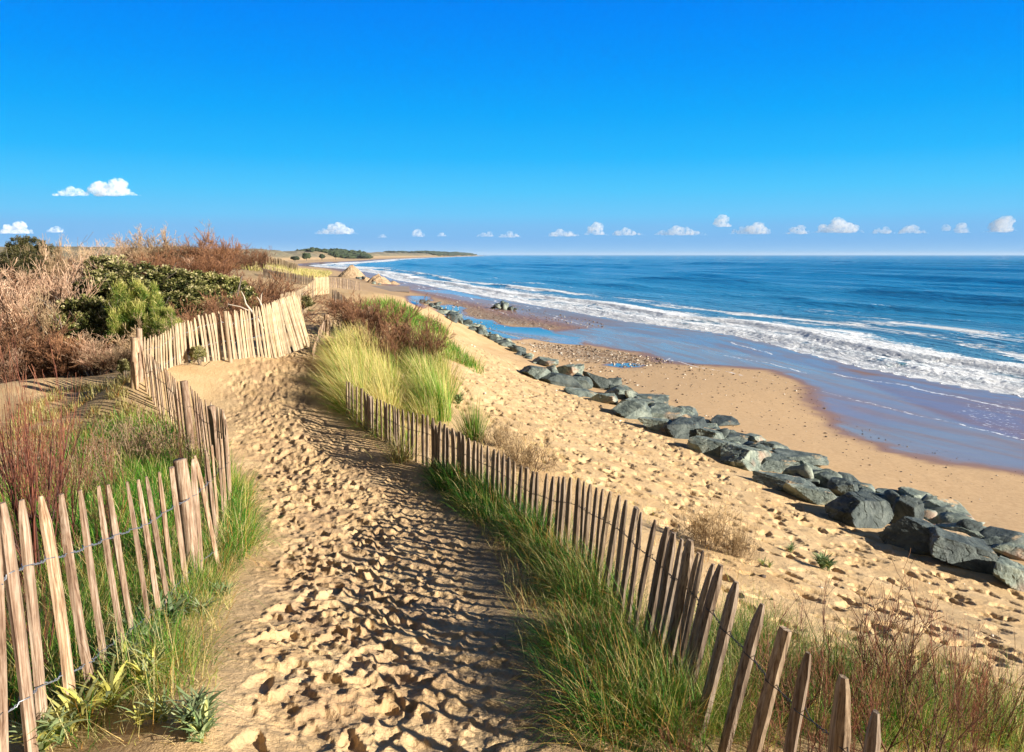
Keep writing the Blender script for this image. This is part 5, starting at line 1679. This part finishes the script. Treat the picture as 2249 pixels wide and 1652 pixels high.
# ------------------------------------------------------------------ distant woods and houses
def blob_mesh(name, items, seed, mat, sub=2):
    D, Fc = ICO[sub]
    rng = np.random.default_rng(seed)
    Vs, Fs, k2 = [], [], 0
    for (x_, y_, z_, w_, h_) in items:
        n_ = 1 + rng.uniform(-.28, .28, (len(D), 1))
        Vs.append(D * n_ * np.array([w_ / 2, w_ / 2, h_ / 2]) + np.array([x_, y_, z_ + h_ * .4]))
        Fs.append(Fc + k2)
        k2 += len(D)
    V = np.concatenate(Vs)
    return mesh_data(name, V, np.concatenate(Fs), mat, False, {'tint': np.repeat(rng.random(len(items)), len(D))})


FOREST = leafy_mat('far_pines', [(0, (.015, .028, .012)), (1, (.04, .055, .022))], 0, .9)
rng = np.random.default_rng(61)
it = []
for k2 in range(900):
    px = rng.uniform(850, 1055)
    d = rng.uniform(2600, 4600)
    x_ = (px - 1124.5) / F * d
    if shore_s(np.array([x_]), np.array([d]))[0][0] > -60:
        continue
    it.append((x_, d, float(H(x_, d)), rng.uniform(18, 40), rng.uniform(6, 10)))
for k2 in range(260):
    px = rng.choice([rng.uniform(660, 760), rng.uniform(735, 765), rng.uniform(770, 815)])
    d = rng.uniform(1050, 1400)
    x_ = (px - 1124.5) / F * d
    it.append((x_, d, float(H(x_, d)), rng.uniform(6, 13), rng.uniform(3.5, 6.5)))
tag(link('pine_forest', blob_mesh('pine_forest', it, 5, FOREST)), 'dark pine woods along the far coast behind the beach', 'forest', kind='stuff')
for k2, (px, d, w_, h_, lab) in enumerate([(678, 640, 8, 7, 'round dark pine on the far dune crest, left of the woods'), (712, 700, 6, 6, 'small dark pine between the round pine and the woods'), (742, 760, 6, 9, 'tall narrow pine at the left end of the distant woods'), (653, 600, 9, 4, 'low dark bush on the far dune crest')]):
    x_ = (px - 1124.5) / F * d
    it = [(rng.uniform(-.25, .25) * w_, rng.uniform(-.2, .2) * w_, h_ * rng.uniform(.3, .6), w_ * .5, h_ * .45) for _ in range(14)]
    e = empty('pine_tree', (x_, d, float(H(x_, d))), lab, 'tree')
    link('crown', blob_mesh('crown', it, 80 + k2, FOREST), e)
    V, q = tubes(np.array([[[0, 0, -.5], [0, .1, h_ * .3], [0, 0, h_ * .6]]]), np.full((1, 3), .3), 6)
    link('trunk', mesh_data('trunk', V, q, BARK, True, {'tint': np.full(len(V), .5)}), e)
m = NT('white_render')
WHITE = m.finish(m.new('BsdfPrincipled', {'Base Color': (.8, .79, .75), 'Roughness': .8}))
m = NT('roof_tiles')
TILE = m.finish(m.new('BsdfPrincipled', {'Base Color': (.30, .20, .15), 'Roughness': .8}))
for px, d, lab in [(790, 1150, 'tiny white house on the far dune crest'), (1006, 4000, 'white house almost at the tip of the far coast')]:
    x_ = (px - 1124.5) / F * d
    s0 = d / 1900
    e = empty('house', (x_, d, float(H(x_, d)) + (2 if d < 2000 else 3)), lab, 'house')
    w_, dp_, h_ = 7 * s0, 5 * s0, 2.6 * s0
    V = np.array([[sx * w_ / 2, sy * dp_ / 2, z_] for z_ in (-3, h_) for sx, sy in ((-1, -1), (1, -1), (1, 1), (-1, 1))])
    link('wall', mesh_data('wall', V, np.array([[0, 1, 5, 4], [1, 2, 6, 5], [2, 3, 7, 6], [3, 0, 4, 7], [4, 5, 6, 7]]), WHITE, False), e)
    V = np.array([[-w_ * .54, -dp_ * .58, h_ + .02], [w_ * .54, -dp_ * .58, h_ + .02], [w_ * .54, dp_ * .58, h_ + .02], [-w_ * .54, dp_ * .58, h_ + .02], [-w_ * .54, 0, h_ * 1.5], [w_ * .54, 0, h_ * 1.5]])
    link('roof', mesh_data('roof', V, [np.array([[0, 1, 5, 4], [2, 3, 4, 5], [0, 3, 2, 1]]), np.array([[0, 4, 3], [1, 2, 5]])], TILE, False), e)

# ------------------------------------------------------------------ sea air
m = NT('sea_air')
hv = m.new('VolumePrincipled', {'Color': (.72, .86, 1.0, 1), 'Density': 4.5e-5, 'Anisotropy': 0.0})
m.l.new(hv.outputs[0], m.out.inputs[1])
Q = 16000.0
V = [(sx * Q, sy * Q, z_) for z_ in (-9.0, 40.0) for sx, sy in ((-1, -1), (1, -1), (1, 1), (-1, 1))]
tag(link('haze', mesh_data('haze', V, np.array([[0, 3, 2, 1], [4, 5, 6, 7], [0, 1, 5, 4], [1, 2, 6, 5], [2, 3, 7, 6], [3, 0, 4, 7]]), m.m, False)), 'thin bluish sea air over the whole coast', 'haze', kind='stuff')

# ------------------------------------------------------------------ clouds
m = NT('cloud_vapour')
dn = m.mr(m.noise(.011, m.obj(), 6, .7), .40, .64, .0, .0075)
vol = m.new('VolumePrincipled', {'Color': (.995, .995, 1.0, 1), 'Density': dn, 'Anisotropy': -.35})
m.l.new(vol.outputs[0], m.out.inputs[1])
CLOUD = m.m


def cloud(px0, px1, top_, bot, label, seed, dist=19000.0, dens=None):
    rng = np.random.default_rng(seed)
    A_, B_ = P_y(px0, bot, dist), P_y(px1, top_, dist)
    w_, h_ = B_[0] - A_[0], B_[2] - A_[2]
    c0 = np.array([(A_[0] + B_[0]) / 2, dist, A_[2]])
    D, Fc = ICO[3]
    n_ = max(22, int(16 * w_ / h_))
    Vs, Fs, k2 = [], [], 0
    for i in range(n_):
        t = rng.uniform(-1, 1)
        prof = (1 - abs(t) ** 2.2) * rng.uniform(.5, 1.0)
        if i == 0:
            t, prof = rng.uniform(-.2, .5), 1.0
        r_ = h_ * .5 * max(.12, prof * rng.uniform(.3, .75))
        cz = r_ * .7 + (h_ - 2 * r_) * rng.random() * prof
        if i == 0:
            r_ = h_ * .34
            cz = h_ - r_
        off = Vector(rng.uniform(0, 90, 3))
        nz = np.array([mnoise.fractal(Vector(v) * 1.9 + off, .7, 2.1, 4) for v in D])
        Vs.append(D * (1 + .30 * nz)[:, None] * np.array([r_ * 1.45, r_ * 1.1, r_]) + np.array([t * (w_ / 2 - r_), rng.uniform(-.3, .3) * h_, cz]))
        Fs.append(Fc + k2)
        k2 += len(D)
    V = np.concatenate(Vs)
    V[:, 2] = np.where(V[:, 2] < .1 * h_, .1 * h_ + (V[:, 2] - .1 * h_) * .2, V[:, 2])
    o = link('cloud', mesh_data('cloud', V, np.concatenate(Fs), CLOUD), None, c0)
    md = o.modifiers.new('join', 'REMESH')
    md.mode = 'VOXEL'
    md.voxel_size = h_ / 26
    tag(o, label, 'cloud')


for i, a in enumerate([
    (165, 303, 392, 433, 'large white puffy cloud alone in the blue above the dunes'), (112, 200, 410, 432, 'thin grey tail of the lone large cloud'), (-10, 70, 486, 515, 'white cloud low at the left edge above the dune pine'), (103, 142, 497, 511, 'small cloud between the left edge and the silvery tree'),
    (693, 786, 489, 516, 'broad white cloud above the far beach'), (903, 932, 504, 521, 'tiny round cloud right of the broad white one'), (960, 980, 511, 519, 'tiny faint cloud right of the round one'), (830, 848, 515, 522, 'faint speck of cloud over the far woods'), (1048, 1086, 509, 520, 'small flat cloud above the tip of the coast'), (1094, 1142, 508, 522, 'small cloud pair piece beside the flat one'),
    (1196, 1277, 503, 520, 'long low cloud left of the tall puffy one over the sea'), (1284, 1332, 489, 518, 'tall puffy cloud over the left part of the sea'), (1335, 1418, 500, 518, 'cloud joined to the right of the tall puffy one'), (1432, 1557, 496, 518, 'long ragged flat cloud in the middle of the sea horizon'),
    (1562, 1608, 472, 500, 'highest cloud knob of the horizon row'), (1600, 1705, 488, 516, 'wide cloud under and right of the highest knob'), (1722, 1780, 495, 515, 'small cloud left of the anvil-topped one'), (1782, 1900, 479, 514, 'large cloud with an anvil-like streak on top'), (1912, 1965, 498, 514, 'low small cloud right of the anvil-topped one'), (1965, 2037, 494, 514, 'double-humped small cloud in the right part of the row'),
    (2068, 2090, 493, 508, 'tiny cloud left of the slanting pair'), (2098, 2130, 490, 513, 'narrow cloud of the slanting pair'), (2165, 2236, 475, 513, 'rightmost slanting cloud near the picture edge')]):
    cloud(a[0] - 4, a[1] + 4, a[2] - 1, a[3] + 1, a[4], 900 + i)
